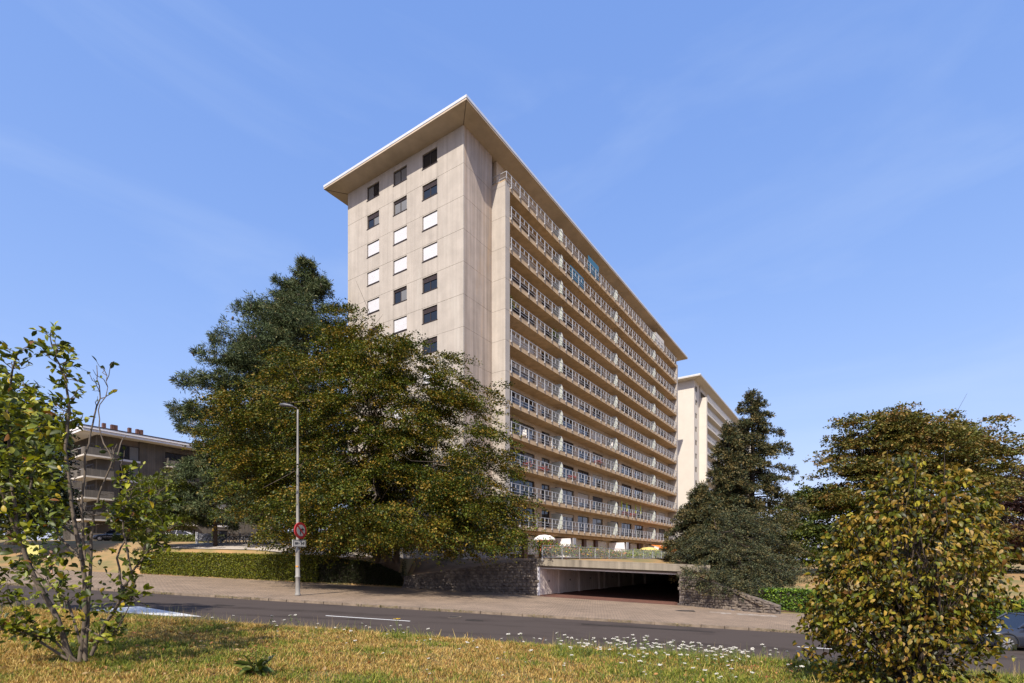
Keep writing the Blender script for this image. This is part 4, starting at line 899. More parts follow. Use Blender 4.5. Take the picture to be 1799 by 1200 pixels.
for i, k in enumerate(order):
    r_ = random.Random(40 + i); o = proto if i == 0 else copy_tree(proto)
    X = -29.2 + i * .53; Y = 50.6 - i * .10 + r_.uniform(-.2, .2); o.location = (X, Y, land(X, Y) + .06); o.rotation_euler = (r_.uniform(-.08, .08), 0, R(r_.uniform(20, 70)))
    tag(o, '%s bicycle, %s from the left in the parked row on the deck' % (bikecols[k][0], ordn[i]), 'bicycle', 'bicycles parked in a row on the deck')
    for ch in o.children:
        if ch.name.startswith('frame'):
            if k not in bm_c:
                me = ch.data.copy(); me.materials.clear(); me.materials.append(mat('bicycle_paint_' + bikecols[k][0].replace(' ', '_'), bikecols[k][1], .35, 0)); bm_c[k] = me
            ch.data = bm_c[k]

# ---------------------------------------------------------------- lamp post, signs
lx, ly = -12.05, 29.2; lz = float(basez(lx))
lp = empty('street_lamp', (lx, ly, lz), 0, 'tall pale grey street lamp post on the far pavement', 'street lamp')
MB().lathe([(.17, 0), (.16, .08), (.125, .12), (.12, 1.0), (.15, 1.03), (.15, 1.09), (.12, 1.12), (.115, 2.45), (.13, 2.48), (.13, 2.56), (.09, 2.62), (.085, 4.6), (.06, 8.0), (.05, 10.2), (.045, 10.45)], 12).build('pole', mat('pole_grey_paint', (0.24, 0.225, 0.20), .6, .25, 3, (1, 1, .3)), lp, True)
MB().tube([(0, 0, 10.4), (-.08, 0, 10.55), (-.35, 0, 10.65)], [.045, .045, .04], 7).build('arm', M['frame_dark'], lp, True)
hd = MB(); hd.v = []; secs = [(-.25, .05, .05, 10.64), (-.45, .11, .09, 10.68), (-.75, .14, .12, 10.72), (-.95, .10, .09, 10.73), (-1.03, .03, .03, 10.73)]
for x, wy, wz, zc in secs:
    for j in range(8):
        t = 2 * math.pi * j / 8; hd.v.append((x, wy * math.cos(t), zc + wz * math.sin(t)))
for k in range(len(secs) - 1):
    for j in range(8): hd.f.append((k * 8 + j, k * 8 + (j + 1) % 8, (k + 1) * 8 + (j + 1) % 8, (k + 1) * 8 + j))
hd.f += [tuple(range(8)), tuple(reversed(range(32, 40)))]
hd.build('lamp_head', mat('lamp_head_grey', (0.07, 0.07, 0.075), .4, 0), lp, True)
MB().box(-.07, .07, -.13, -.11, 1.6, 1.68).build('sticker', mat('orange_sticker', (.6, .25, .03), .5, 0), lp)
# a round no right turn sign with a plate below, turned a little to the left
sg = empty('traffic_sign', (lx + .20, ly - .10, lz + 3.65), R(70), 'round red and white no right turn sign on the lamp post', 'traffic sign')
M['sred'] = mat('sign_red', (0.36, 0.025, 0.025), .45, .08, 4); M['swhite'] = mat('sign_white', (0.36, 0.35, 0.32), .45, .08, 4)
def disc(r, y0, y1, n=28):
    m = MB(); m.v = [(r * math.cos(2 * math.pi * i / n), y0, r * math.sin(2 * math.pi * i / n)) for i in range(n)] + [(r * math.cos(2 * math.pi * i / n), y1, r * math.sin(2 * math.pi * i / n)) for i in range(n)]
    m.f = [tuple(range(n)), tuple(reversed(range(n, 2 * n)))] + [(i, n + i, n + (i + 1) % n, (i + 1) % n) for i in range(n)]; return m
disc(.46, -.02, .05).build('rim', M['sred'], sg); disc(.315, -.028, -.02).build('face', M['swhite'], sg)
MB().box(-.09, -.02, -.034, -.029, -.22, .10).box(-.02, .11, -.034, -.029, .03, .10).face([(.09, -.034, -.03), (.25, -.034, .065), (.09, -.034, .16)]).build('arrow', M['black'], sg)
m = MB(); m.hexa([(-.27, -.042, .21), (-.21, -.042, .27), (-.21, -.036, .27), (-.27, -.036, .21)], [(.21, -.042, -.27), (.27, -.042, -.21), (.27, -.036, -.21), (.21, -.036, -.27)]); m.build('slash', M['sred'], sg)
sp = empty('sign_plate', (lx + .14, ly - .12, lz + 2.93), R(54), 'small white rectangular plate with dark marks under the round sign', 'sign plate')
MB().box(-.40, .40, -.01, .06, -.20, .20).build('plate', M['swhite'], sp)
MB().box(-.37, .37, -.016, -.011, .165, .185).box(-.37, .37, -.016, -.011, -.185, -.17).box(-.37, -.35, -.016, -.011, -.17, .165).box(.35, .37, -.016, -.011, -.17, .165).build('border', M['black'], sp)
lt = MB()
for x0, x1, z0, z1 in ((-.27, -.22, -.07, .06), (-.20, -.15, -.07, .06), (-.13, -.08, -.05, .06), (-.05, 0, -.01, .02), (.09, .13, -.09, .08), (.13, .20, -.02, .02), (.20, .24, -.09, .08), (.26, .29, -.05, .10)): lt.box(x0, x1, -.016, -.011, z0, z1)
lt.build('marks', M['black'], sp)
# yellow notice board on its wooden post
yb = empty('notice_board', (-39.8, 43.2, float(land(-39.8, 43.2))), R(8), 'yellow square notice board on a wooden post behind the left shrub', 'notice board')
MB().box(-.06, .06, -.05, .05, -.1, 1.5).build('post', mat('pale_wood', (.36, .22, .09), .7, .2), yb)
MB().box(-.44, .44, -.09, -.055, 1.25, 2.1).build('board', mat('yellow_board', (.55, .50, .16), .6, .05), yb)

# ---------------------------------------------------------------- cars
M['lamp_glass'] = mat('headlight_glass', (.25, .26, .28), .35, 0)
def car(label, loc_, rz, paint, group=None):
    """saloon about 4.5 m long, nose to -x"""
    root = empty('parked_car', loc_, rz, label, 'car', group)
    # x, half width, z bottom, z belt ; lofted body
    S_ = [(-2.25, .55, .32, .50), (-2.18, .78, .24, .66), (-1.9, .86, .20, .76), (-1.3, .90, .18, .86), (-.85, .91, .18, .92), (0, .92, .18, .93), (1.0, .92, .18, .95), (1.6, .90, .2, .98), (2.05, .84, .25, 1.0), (2.22, .72, .32, .92), (2.26, .6, .4, .7)]
    m = MB(); n = 8
    for x, w_, zb, zt in S_:
        mid = (zb + zt) / 2
        sec = [(w_ * .9, zb), (w_, zb + .12), (w_ * 1.0, mid + .1), (w_ * .93, zt)]
        for y, z in sec: m.v.append((x, -y, z))
        for y, z in reversed(sec): m.v.append((x, y, z))
    for k in range(len(S_) - 1):
        for j in range(n): m.f.append((k * n + j, (k + 1) * n + j, (k + 1) * n + (j + 1) % n, k * n + (j + 1) % n))
    m.f += [tuple(range(n)), tuple(reversed(range((len(S_) - 1) * n, len(S_) * n)))]
    m.build('body', paint, root, True)
    R_ = [(-1.0, .80, .90), (-.35, .66, 1.36), (.3, .62, 1.44), (.9, .62, 1.43), (1.5, .66, 1.28), (2.0, .74, .98)]
    gl_ = MB(); rf_ = MB()
    for k in range(len(R_) - 1):
        (x0, w0, z0), (x1, w1, z1) = R_[k], R_[k + 1]
        for s in (-1, 1): gl_.face([(x0, s * .84, .9), (x1, s * .84, .94), (x1, s * w1, z1), (x0, s * w0, z0)][::s])
        gl_.face([(x0, -w0, z0), (x1, -w1, z1), (x1, w1, z1), (x0, w0, z0)])
    gl_.build('windows', M['glass'], root)
    for k in range(1, 4):
        (x0, w0, z0), (x1, w1, z1) = R_[k], R_[k + 1]; rf_.hexa([(x0, -w0 - .02, z0 + .004), (x1, -w1 - .02, z1 + .004), (x1, w1 + .02, z1 + .004), (x0, w0 + .02, z0 + .004)], [(x0, -w0 + .03, z0 + .03), (x1, -w1 + .03, z1 + .03), (x1, w1 - .03, z1 + .03), (x0, w0 - .03, z0 + .03)])
    rf_.build('roof', paint, root, True)
    pl = MB()
    for s in (-1, 1):
        pl.tube([(-1.0, s * .82, .92), (-.35, s * .68, 1.38)], .035, 5).tube([(.35, s * .85, .95), (.4, s * .64, 1.43)], .03, 5).tube([(1.5, s * .68, 1.3), (2.0, s * .76, .99)], .04, 5)
    pl.build('window_pillars', paint, root)
    tm = MB(); tm.lathe([(.20, -.10), (.31, -.11), (.335, -.07), (.335, .07), (.31, .11), (.20, .10)], 22); tyre = tm.mesh('tyre', M['tyre'], True)
    rm = MB().lathe([(.21, -.09), (.215, .02), (.19, .04), (.0, .03)], 20)
    for i in range(10):
        a = 2 * math.pi * i / 10; c, s = math.cos(a), math.sin(a); rm.hexa([(c * .04 - s * .02, s * .04 + c * .02, -.115), (c * .04 + s * .02, s * .04 - c * .02, -.115), (c * .21 + s * .025, s * .21 - c * .025, -.105), (c * .21 - s * .025, s * .21 + c * .025, -.105)], [(c * .04 - s * .02, s * .04 + c * .02, -.09), (c * .04 + s * .02, s * .04 - c * .02, -.09), (c * .21 + s * .025, s * .21 - c * .025, -.08), (c * .21 - s * .025, s * .21 + c * .025, -.08)])
    rim = rm.mesh('rim', M['chrome']); am = MB(); am.tube([(.39 * math.cos(a), .39 * math.sin(a), 0) for a in np.linspace(-.25, math.pi + .25, 14)], .03, 5); arch = am.mesh('wheel_arch', M['black'])
    for x in (-1.42, 1.32):
        for s in (-1, 1):
            o = inst('wheel', tyre, root, (x, s * .82, .335), (R(90) * 1, 0, 0) if s == -1 else (R(-90), 0, 0)); o.name = 'wheel'
            inst('rim', rim, o, (0, 0, 0), (R(180), 0, 0)); 
            inst('wheel_arch', arch, root, (x, s * .90, .335), (R(90), 0, 0))
    for s in (-1, 1):
        MB().hexa([(-2.12, s * .80 - .06, .56), (-1.75, s * .86 - .05, .60), (-1.75, s * .86 + .03, .60), (-2.12, s * .80 + .03, .56)], [(-2.05, s * .76 - .05, .68), (-1.65, s * .84 - .05, .73), (-1.65, s * .84 + .03, .73), (-2.05, s * .76 + .03, .68)]).build('headlight', M['lamp_glass'], root)
        MB().box(-.85, -.68, s * .98 - .09, s * .98 + .09, .93, 1.05).build('mirror', paint, root)
        d_ = MB().box(-.72, -.705, s * .925 - .006, s * .925 + .006, .3, .9).box(.35, .365, s * .928 - .006, s * .928 + .006, .3, .93).box(1.15, 1.165, s * .925 - .006, s * .925 + .006, .5, .93).build('door_seams', M['black'], root)
        for x in (.15, 1.0): MB().box(x, x + .18, s * .94 - .02, s * .94 + .02, .78, .81).build('door_handle', M['chrome'], root)
        MB().box(2.1, 2.22, s * .66 - .1, s * .66 + .1, .7, .88).build('tail_light', mat('tail_red', (.35, .01, .01), .3, 0) if 'tail_red' not in bpy.data.materials else bpy.data.materials['tail_red'], root)
    MB().box(-2.27, -2.2, -.45, .45, .36, .5).build('grille', M['black'], root)
    return root
def paint(name, c):
    m, nt, b = new_mat(name); b.inputs['Base Color'].default_value = (*c, 1); b.inputs['Roughness'].default_value = .25; b.inputs['Coat Weight'].default_value = .8; b.inputs['Coat Roughness'].default_value = .05; return m
cx_ = 20.45
car('dark grey blue car at the far kerb behind the golden shrub, front wheel showing', (cx_ + .15, PV(cx_, 23.9), float(basez(cx_)) - .12), ang, paint('car_paint_dark', (.018, .022, .035)))
car('white car with red tail light parked below the brick flats at left', (-42.3, 65.0, 2.3), R(20), paint('car_paint_white', (.6, .6, .62)))
car('dark car parked left of the white car by the brick flats', (-49.5, 65.0, 2.4), R(15), paint('car_paint_black', (.02, .02, .025)))

# ---------------------------------------------------------------- things on the terrace and balconies
def parasol(loc_, r, c, label, h=2.3, group=None, dome=.45):
    root = empty('parasol', loc_, 0, label, 'parasol', group); m = MB(); n = 8; m.v = [(0, 0, h + dome)]
    for k, (rr, zz) in enumerate(((.55, .78), (1, 0))):
        for j in range(n):
            a = 2 * math.pi * (j + .5) / n; m.v.append((r * rr * math.cos(a), r * rr * math.sin(a), h + dome * zz))
    for j in range(n):
        m.v.append((r * math.cos(2 * math.pi * (j + .5) / n), r * math.sin(2 * math.pi * (j + .5) / n), h - .14))
    for j in range(n): m.f += [(0, 1 + j, 1 + (j + 1) % n), (1 + j, 9 + j, 9 + (j + 1) % n, 1 + (j + 1) % n), (9 + j, 17 + j, 17 + (j + 1) % n, 9 + (j + 1) % n)]
    m.build('canopy', c, root)
    for j in range(n):
        a = 2 * math.pi * (j + .5) / n; MB().tube([(0, 0, h + dome - .04), (r * .97 * math.cos(a), r * .97 * math.sin(a), h - .02)], .012, 4).build('rib', M['brown_wood'], root)
    MB().tube([(0, 0, 0), (0, 0, h + dome)], .03, 6).build('pole', M['brown_wood'], root); MB().lathe([(.25, 0), (.25, .05), (.06, .1)], 12).build('foot', M['kerb'], root)
    return root
CREAM = mat('white_canvas', (.75, .72, .68), .8, .03); YEL = mat('yellow_canvas', (.55, .42, .14), .8, .1); ORA = mat('orange_canvas', (.75, .20, .02), .75, .06)
parasol(TW(5.2, 5.0, .1), 1.0, CREAM, 'open white parasol on the terrace beside the spreading tree', 1.85, dome=.36)
def chair(loc_, rz, label):
    o = empty('garden_chair', loc_, rz, label, 'chair', 'white garden chairs on the balconies'); MB().box(-.24, .24, -.24, .24, .42, .46).build('seat', CREAM, o)
    MB().hexa([(-.24, .22, .46), (.24, .22, .46), (.24, .26, .46), (-.24, .26, .46)], [(-.22, .32, .95), (.22, .32, .95), (.22, .36, .95), (-.22, .36, .95)]).build('backrest', CREAM, o)
    for x in (-.21, .21):
        for y in (-.21, .21): MB().box(x - .02, x + .02, y - .02, y + .02, 0, .42).build('leg', CREAM, o)
for t, k, lb in ((6.2, 8, 'white garden chair at the near end of a lower balcony'), (8.3, 8, 'second white garden chair from the near end of a lower balcony'), (13.9, 8, 'white garden chair just left of the first divider on a lower balcony'), (29.3, 7, 'white garden chair left of the second divider on a middle balcony')):
    chair(TW(t, .95, ZB0 - S * k + .37), TH + t, lb)
parasol(TW(35.5, 4.0, .1), 1.5, YEL, 'yellow parasol on the terrace between white partitions', 1.3, dome=.5)
aw = empty('awning', TW(45.5, 2.2, 1.9), TH, 'bright orange awning over the terrace end beside the conifers', 'awning')
MB().hexa([(-3.6, -2.6, -.35), (3.2, -2.6, -.35), (3.2, 0, .45), (-3.6, 0, .45)], [(-3.6, -2.6, -.30), (3.2, -2.6, -.30), (3.2, 0, .50), (-3.6, 0, .50)]).build('canopy', ORA, aw); MB().box(-3.6, 3.2, -2.65, -2.61, -.55, -.30).build('valance', ORA, aw)
MB().tube([(-3.3, 0, .3), (-3.3, -2.5, -.36)], .02, 5).tube([(2.9, 0, .3), (2.9, -2.5, -.36)], .02, 5).build('arm', M['white_metal'], aw)
pt = empty('flower_pot', TW(15.9, 8.0, .15), 0, 'orange plant pot on the terrace behind the bar railing', 'plant pot')
MB().lathe([(.34, 0), (.42, .55), (.46, .55), (.46, .68), (.40, .68), (.36, .5)], 14).build('pot', mat('orange_glaze', (.7, .16, .03), .5, 0), pt, True)
FLW = [(0.16, 0.24, 0.015, 3), (0.36, 0.34, 0.02, 1.2), (0.50, 0.38, 0.08, .7), (0.04, 0.07, 0.012, 3)]; FLR = [(0.13, 0.20, 0.015, 3), (0.50, 0.14, 0.08, .9), (0.5, 0.32, 0.03, .8), (0.04, 0.07, 0.012, 3)]
def plant(name, loc_, r, h, n, cols, label, seed, size=.1, cat='plant', group=None):
    rng = np.random.default_rng(seed); root = empty(name, loc_, 0, label, cat, group); m = MB()
    for i in range(9):
        a = rng.uniform(0, 6.3); m.tube([(0, 0, -.05), (r * .5 * math.cos(a), r * .5 * math.sin(a), h * .5), (r * .8 * math.cos(a), r * .8 * math.sin(a), h * .95)], .008, 3, False)
    m.build('stems', M['bark_dark'], root)
    P = rng.normal(size=(n, 3)) * np.array([r * .5, r * .5, h * .22]) + np.array([0, 0, h * .62]); P[:, 2] = np.clip(P[:, 2], .04, h * 1.15)
    leaves('foliage', root, P, size, M['leaf'], cols, rng, up=.5); return root
names = ['cream', 'yellow', 'pink', 'pale yellow', 'mixed', 'rust red']
pr = random.Random(8)
where = ['at the left end of the railing', 'under the white parasol', 'right of the white parasol', 'before the first white partition', 'right of the first white partition', 'left of the brown columns', 'before the middle brown column', 'left of the orange pot', 'just right of the orange pot', 'before the second white partition', 'right of the second white partition', 'before the yellow parasol', 'left of the orange awning', 'under the orange awning']
for i in range(14):
    t = .6 + i * 2.15; q = 7.75; cols = FLR if i < 7 else FLW
    plant('flowering_shrub', TW(t, q, .12), .95, [1.5, 1.1, 1.1, .95, 1.0, .8, .8, .7, .9, 1.0, 1.0, 1.0, 1.0, 1.0][i], 1500, cols, '%s flowering shrub on the terrace %s' % ('yellow green' if i >= 7 else 'pink and yellow', where[i]), 80 + i, .13, 'shrub', 'flowering shrubs behind the terrace railing')
for t, k, lb, cols in ((5.4, 4, 'leafy potted plant at the left end of a middle balcony', FLW), (13.7, 4, 'small green plant on a middle balcony beside the glass divider', GRN), (6.1, 8, 'potted green plant on the balcony above the spreading tree', GRN), (49.5, 3, 'green plant on a high balcony near the far end', GRN)):
    plant('potted_plant', TW(t, 1.2, ZB0 - S * k + .4), .4, 1.3, 350, cols, lb, int(t * 10), .16)
REDF = [(0.5, 0.04, 0.03, 3), (0.5, 0.12, 0.10, 1), (0.06, 0.1, 0.02, 1.5)]
for i, (t, k, lb) in enumerate(((8.2, 9, 'red flower box on a lower balcony nearest the spreading tree'), (11.2, 9, 'second red flower box on the same lower balcony'), (17.6, 9, 'red flower box right of the first divider on a lower balcony'), (33.6, 10, 'red flowers on a low balcony beside the yellow umbrellas'), (36.6, 10, 'red flowers between the yellow umbrellas on a low balcony'), (24.5, 8, 'small red flower box midway along a lower balcony'))):
    fb = plant('flower_box', TW(t, 1.30, ZB0 - S * k + .5), .55, .5, 260, REDF, lb, 200 + i, .09, 'flower box'); MB().box(-.5, .5, -.1, .1, 0, .2).build('box', M['brown_wood'], fb); 
YG2 = mat('lime_yellow_canvas', (.50, .52, .08), .8, .1)
for i, t in enumerate((33.2, 35.1, 38.6, 40.6)):
    o = empty('folded_umbrella', TW(t, 1.0, ZB0 - S * 10 + .36), 0, '%s folded yellow umbrella on the low balcony' % ['leftmost', 'second', 'third', 'rightmost'][i], 'umbrella', 'folded yellow umbrellas on one balcony')
    MB().tube([(0, 0, 0), (0, 0, 2.2)], .02, 5).build('pole', M['chrome'], o); MB().lathe([(.10, .75), (.13, 1.0), (.08, 1.9), (.02, 2.15)], 8).build('canopy', YG2, o, True)

# ---------------------------------------------------------------- a walker at the left
def walker():
    sk = mat('skin', (.42, .24, .16), .6, 0); sh_ = mat('pale_yellow_shirt', (.55, .55, .30), .8, 0); so = mat('red_brown_shorts', (.25, .07, .05), .8, 0); ha = mat('hair_brown', (.10, .06, .04), .8, 0)
    X = -32.9; Y = 37.0; root = empty('person', (X, Y, float(basez(X))), 0, 'person walking in pale yellow top and shorts behind the left shrub', 'person')
    def skin(name, V_, E_, Rr, m_, lv=2):
        me = bpy.data.meshes.new(name); me.from_pydata(V_, E_, []); me.materials.append(m_); o = bpy.data.objects.new(name, me); link(o, root)
        md = o.modifiers.new('skin', 'SKIN'); 
        if not me.skin_vertices: pass
        for i, r in enumerate(Rr): me.skin_vertices[0].data[i].radius = (r, r)
        me.skin_vertices[0].data[0].use_root = True
        s = o.modifiers.new('sub', 'SUBSURF'); s.levels = lv; s.render_levels = lv; md.use_smooth_shade = True; return o
    V_ = [(0, 0, .92), (0, 0, 1.15), (.02, 0, 1.38), (.03, 0, 1.50), (.04, 0, 1.58),
          (.02, -.17, 1.40), (.10, -.22, 1.14), (.28, -.20, 1.05), (.34, -.20, 1.03), (.02, .17, 1.40), (-.12, .22, 1.14), (.05, .22, .98), (.10, .22, .95),
          (0, -.09, .86), (.16, -.10, .48), (.22, -.10, .10), (.33, -.10, .06), (0, .09, .86), (-.06, .10, .48), (-.28, .10, .16), (-.20, .10, .06)]
    E_ = [(0, 1), (1, 2), (2, 3), (3, 4), (2, 5), (5, 6), (6, 7), (7, 8), (2, 9), (9, 10), (10, 11), (11, 12), (0, 13), (13, 14), (14, 15), (15, 16), (0, 17), (17, 18), (18, 19), (19, 20)]
    Rr = [.13, .12, .13, .055, .05, .06, .045, .035, .03, .06, .045, .035, .03, .09, .06, .042, .035, .09, .06, .042, .035]
    skin('body', V_, E_, Rr, sk)
    skin('shirt', [(0, 0, .98), (0, 0, 1.15), (.02, 0, 1.36), (.02, -.18, 1.38), (.06, -.22, 1.24), (.02, .18, 1.38), (-.05, .22, 1.24)], [(0, 1), (1, 2), (2, 3), (3, 4), (2, 5), (5, 6)], [.155, .14, .15, .078, .07, .078, .07], sh_)
    skin('shorts', [(0, 0, .95), (.02, -.09, .84), (.10, -.10, .62), (0, .09, .84), (-.03, .10, .62)], [(0, 1), (1, 2), (0, 3), (3, 4)], [.15, .115, .095, .115, .095], so)
    hd_ = MB(); hd_.lathe([(.02, -.12), (.06, -.10), (.085, -.02), (.088, .05), (.06, .11), (.01, .13)], 10, (.05, 0, 1.68)); hd_.tube([(.13, 0, 1.69), (.155, 0, 1.665)], .014, 5); hd_.build('head', sk, root, True)
    MB().lathe([(.093, -.01), (.098, .06), (.07, .125), (.01, .145)], 10, (.035, 0, 1.69)).build('hair', ha, root, True)
walker()

# ---------------------------------------------------------------- near lawn: grass blades, wild flowers, weeds
rng = np.random.default_rng(7); Xr0 = 6.4
def lawn_pts(n, X0, X1, v0, v1): return rng.uniform(X0, X1, n), rng.uniform(v0, v1, n)
n = 330000
X = rng.uniform(-1.08, 1.08, n) ; v = 5.2 + 7.6 * rng.random(n) ** 1.1; X = X * (v + .8)
green = vnoise(X * .9 + 40, v * .9, 5) * .6 + vnoise(X * 2.6, v * 2.6 + 9, 6) * .4
green = green + .16 * (vnoise(X * 9, v * 9, 14) - .5) + .30 * np.clip((X - 1) / 4, 0, 1) * np.clip((v - 9) / 2, 0, 1) + 0.08 * np.clip((X+1)/6, -1, 1)
edge = np.clip((v - 10.2) / 1.2, 0, 1) * .6
h = rng.uniform(.02, .058, n) * (1 + .9 * np.clip(green - .45, 0, 1)) * (1 + 1.1 * edge * rng.random(n)); h *= np.where(rng.random(n) < .015, 2.6, 1) * (.55 + .95 * vnoise(X * 5 + 3, v * 5, 15))
z = lawnz(X, v); Y = v - .16 * X; az = rng.uniform(0, 6.283, n); lean = rng.uniform(.3, 1.9, n) * h
w = rng.uniform(.003, .0065, n) * (1 + v / 12)
bx = np.cos(az + 1.57) * w; by = np.sin(az + 1.57) * w
P0 = np.stack([X - bx, Y - by, z - .01], -1); P1 = np.stack([X + bx, Y + by, z - .01], -1); P2 = np.stack([X + np.cos(az) * lean, Y + np.sin(az) * lean, z + h], -1)
straw = np.array([[.46, .30, .085], [.37, .22, .055], [.56, .40, .14], [.24, .13, .035]]); grs = np.array([[.13, .17, .02], [.21, .23, .03], [.075, .11, .014], [.30, .27, .05]])
isg = rng.random(n) < np.clip((green - .32) * 2.8, .12, .94)
col = np.where(isg[:, None], grs[rng.integers(0, 4, n)], straw[rng.integers(0, 4, n)]) * rng.uniform(.75, 1.2, n)[:, None]
gm = np_mesh('grass', np.stack([P0, P1, P2], 1).reshape(-1, 3), np.arange(n * 3).reshape(n, 3), leaf_mat('grass_blade', .25, .7, .2), np.repeat(col, 3, 0))
go = bpy.data.objects.new('grass', gm); link(go); tag(go, 'dry yellow and green grass of the near lawn', 'grass', kind='stuff')
kf = rng.uniform(-.98, .98, 2600); vf = rng.uniform(5.6, 11.2, 2600); Yf = vf / (1 + .16 * kf); Xf = kf * Yf
wt_ = (rng.random(2600) < .22) | ((np.abs(Xf - Xr0) < 2.6) & (rng.random(2600) < .8)) | ((np.abs(Xf + 6.0) < 1.8) & (rng.random(2600) < .8))
Xf, vf, Yf = Xf[wt_], vf[wt_], Yf[wt_]
tag(leaves('fallen_leaves', None, np.stack([Xf, Yf, lawnz(Xf, vf) + .035], -1), .06, M['leaf'], [(.30, .15, .05, 2), (.22, .09, .03, 2), (.38, .26, .12, 1)], rng, up=1.2, aspect=.6, full=True), 'brown fallen leaves scattered on the near lawn', 'leaves', kind='stuff')
# yarrow with flat white heads
def yarrow_meshes(seed):
    r = np.random.default_rng(seed); st = MB(); H = r.uniform(.22, .34)
    st.tube([(0, 0, -.02), (r.normal() * .01, r.normal() * .01, H * .6), (r.normal() * .02, r.normal() * .02, H)], [.0035, .003, .002], 4, False)
    hd = MB(); k = 26
    for i in range(k):
        a = r.uniform(0, 6.28); rr = .034 * math.sqrt(r.random()); x, y = rr * math.cos(a), rr * math.sin(a); zz = H + .004 * r.normal() - rr * .15; s = r.uniform(.004, .008)
        hd.v += [(x - s, y - s, zz), (x + s, y - s, zz), (x + s, y + s, zz), (x - s, y + s, zz), (x, y, zz + s * .8)]; b = len(hd.v) - 5
        hd.f += [(b, b + 1, b + 4), (b + 1, b + 2, b + 4), (b + 2, b + 3, b + 4), (b + 3, b, b + 4), (b + 3, b + 2, b + 1, b)]
        if i % 3 == 0: st.tube([(0, 0, H * .85), (x, y, zz)], .0015, 3, False)
    for i in range(5):
        a = r.uniform(0, 6.28); zz = H * r.uniform(.15, .7); st.face([(0, 0, zz), (.03 * math.cos(a) - .006 * math.sin(a), .03 * math.sin(a) + .006 * math.cos(a), zz + .03), (.05 * math.cos(a), .05 * math.sin(a), zz + .02)])
    return st.mesh('stem', M['weed']), hd.mesh('flower_head', M['petal'])
M['weed'] = mat('weed_green', (.10, .13, .03), .7, .2, 9); M['petal'] = mat('white_petals', (.55, .52, .45), .7, .08, 60); M['yellow_petal'] = mat('yellow_petals', (.80, .52, .02), .6, .05)
ym = [yarrow_meshes(i) for i in range(5)]
def flower(X, v, s, i, brown=False):
    z = float(lawnz(np.array([X]), np.array([v]))[0]); o = empty('yarrow', (X, PV(X, v), z), rng.uniform(0, 6), 'white flat topped wild flower among the grass of the near lawn', 'wild flower', 'white yarrow flowers on the lawn'); o.scale = (s, s, s)
    o.rotation_euler[0] = rng.normal() * .12; o.rotation_euler[1] = rng.normal() * .12
    st, hd = ym[i % 5]; inst('stem', st, o); inst('flower_head', hd, o)
i = 0
for cxp, spread, cnt in ((1130, 45, 60), (1190, 40, 45), (1290, 35, 40), (1060, 60, 28), (1240, 80, 26), (1420, 60, 18), (960, 90, 18), (820, 120, 10), (640, 90, 12), (480, 90, 10)):
    for _ in range(cnt):
        k = (rng.normal(cxp, spread) - CX) / F; v = rng.uniform(9.6, 11.7) if rng.random() < .85 else rng.uniform(8.0, 9.8); Y = v / (1 + .16 * k); flower(k * Y, v, rng.uniform(.6, 1.1), i); i += 1
for _ in range(26):
    v = rng.uniform(6.8, 10.5); k = rng.uniform(-.5, .55); Y = v / (1 + .16 * k); flower(k * Y, v, rng.uniform(.35, .7), i); i += 1
# seed grass tufts along the top of the bank
tf = []
n = 9000; k = rng.uniform(-1.02, 1.02, n); v = rng.normal(11.3, .5, n); Y = v / (1 + .16 * k); X = k * Y; dens = vnoise(X * 1.4, v * 0 + 3, 8)
keep = rng.random(n) < dens; X, v, Y = X[keep], v[keep], Y[keep]; n = len(X); z = lawnz(X, v); h = rng.uniform(.08, .30, n) * np.where(rng.random(n) < .15, 1.4, .8); az = rng.uniform(0, 6.28, n); ln = h * rng.uniform(.05, .5, n); w = np.full(n, .005)
bx = np.cos(az + 1.57) * w; by = np.sin(az + 1.57) * w
col = np.where((rng.random(n) < .55)[:, None], np.array([.15, .17, .05]), np.array([.36, .27, .13])) * rng.uniform(.7, 1.2, n)[:, None]
gm = np_mesh('tall_grass', np.stack([np.stack([X - bx, Y - by, z], -1), np.stack([X + bx, Y + by, z], -1), np.stack([X + np.cos(az) * ln, Y + np.sin(az) * ln, z + h], -1)], 1).reshape(-1, 3), np.arange(n * 3).reshape(n, 3), bpy.data.materials['grass_blade'], np.repeat(col, 3, 0))
go = bpy.data.objects.new('tall_grass', gm); link(go); tag(go, 'taller seed grass along the top of the bank by the road', 'grass', kind='stuff')
# weeds in the kerb joint
n = 5000; X = rng.uniform(-30, 30, n); v = 24.62 + rng.normal(0, .03, n); keep = vnoise(X * .8, X * 0, 12) > .55; X, v = X[keep], v[keep]; n = len(X); P = np.stack([X, v - .16 * X, basez(X) - .1 + rng.uniform(0, .1, n)], -1)
ko = leaves('kerb_weeds', None, P, .07, M['leaf'], [(.16, .15, .04, 1), (.26, .2, .09, 1)], rng, up=.4, aspect=.3); tag(ko, 'small dry weeds growing in the kerb joint', 'weeds', kind='stuff')
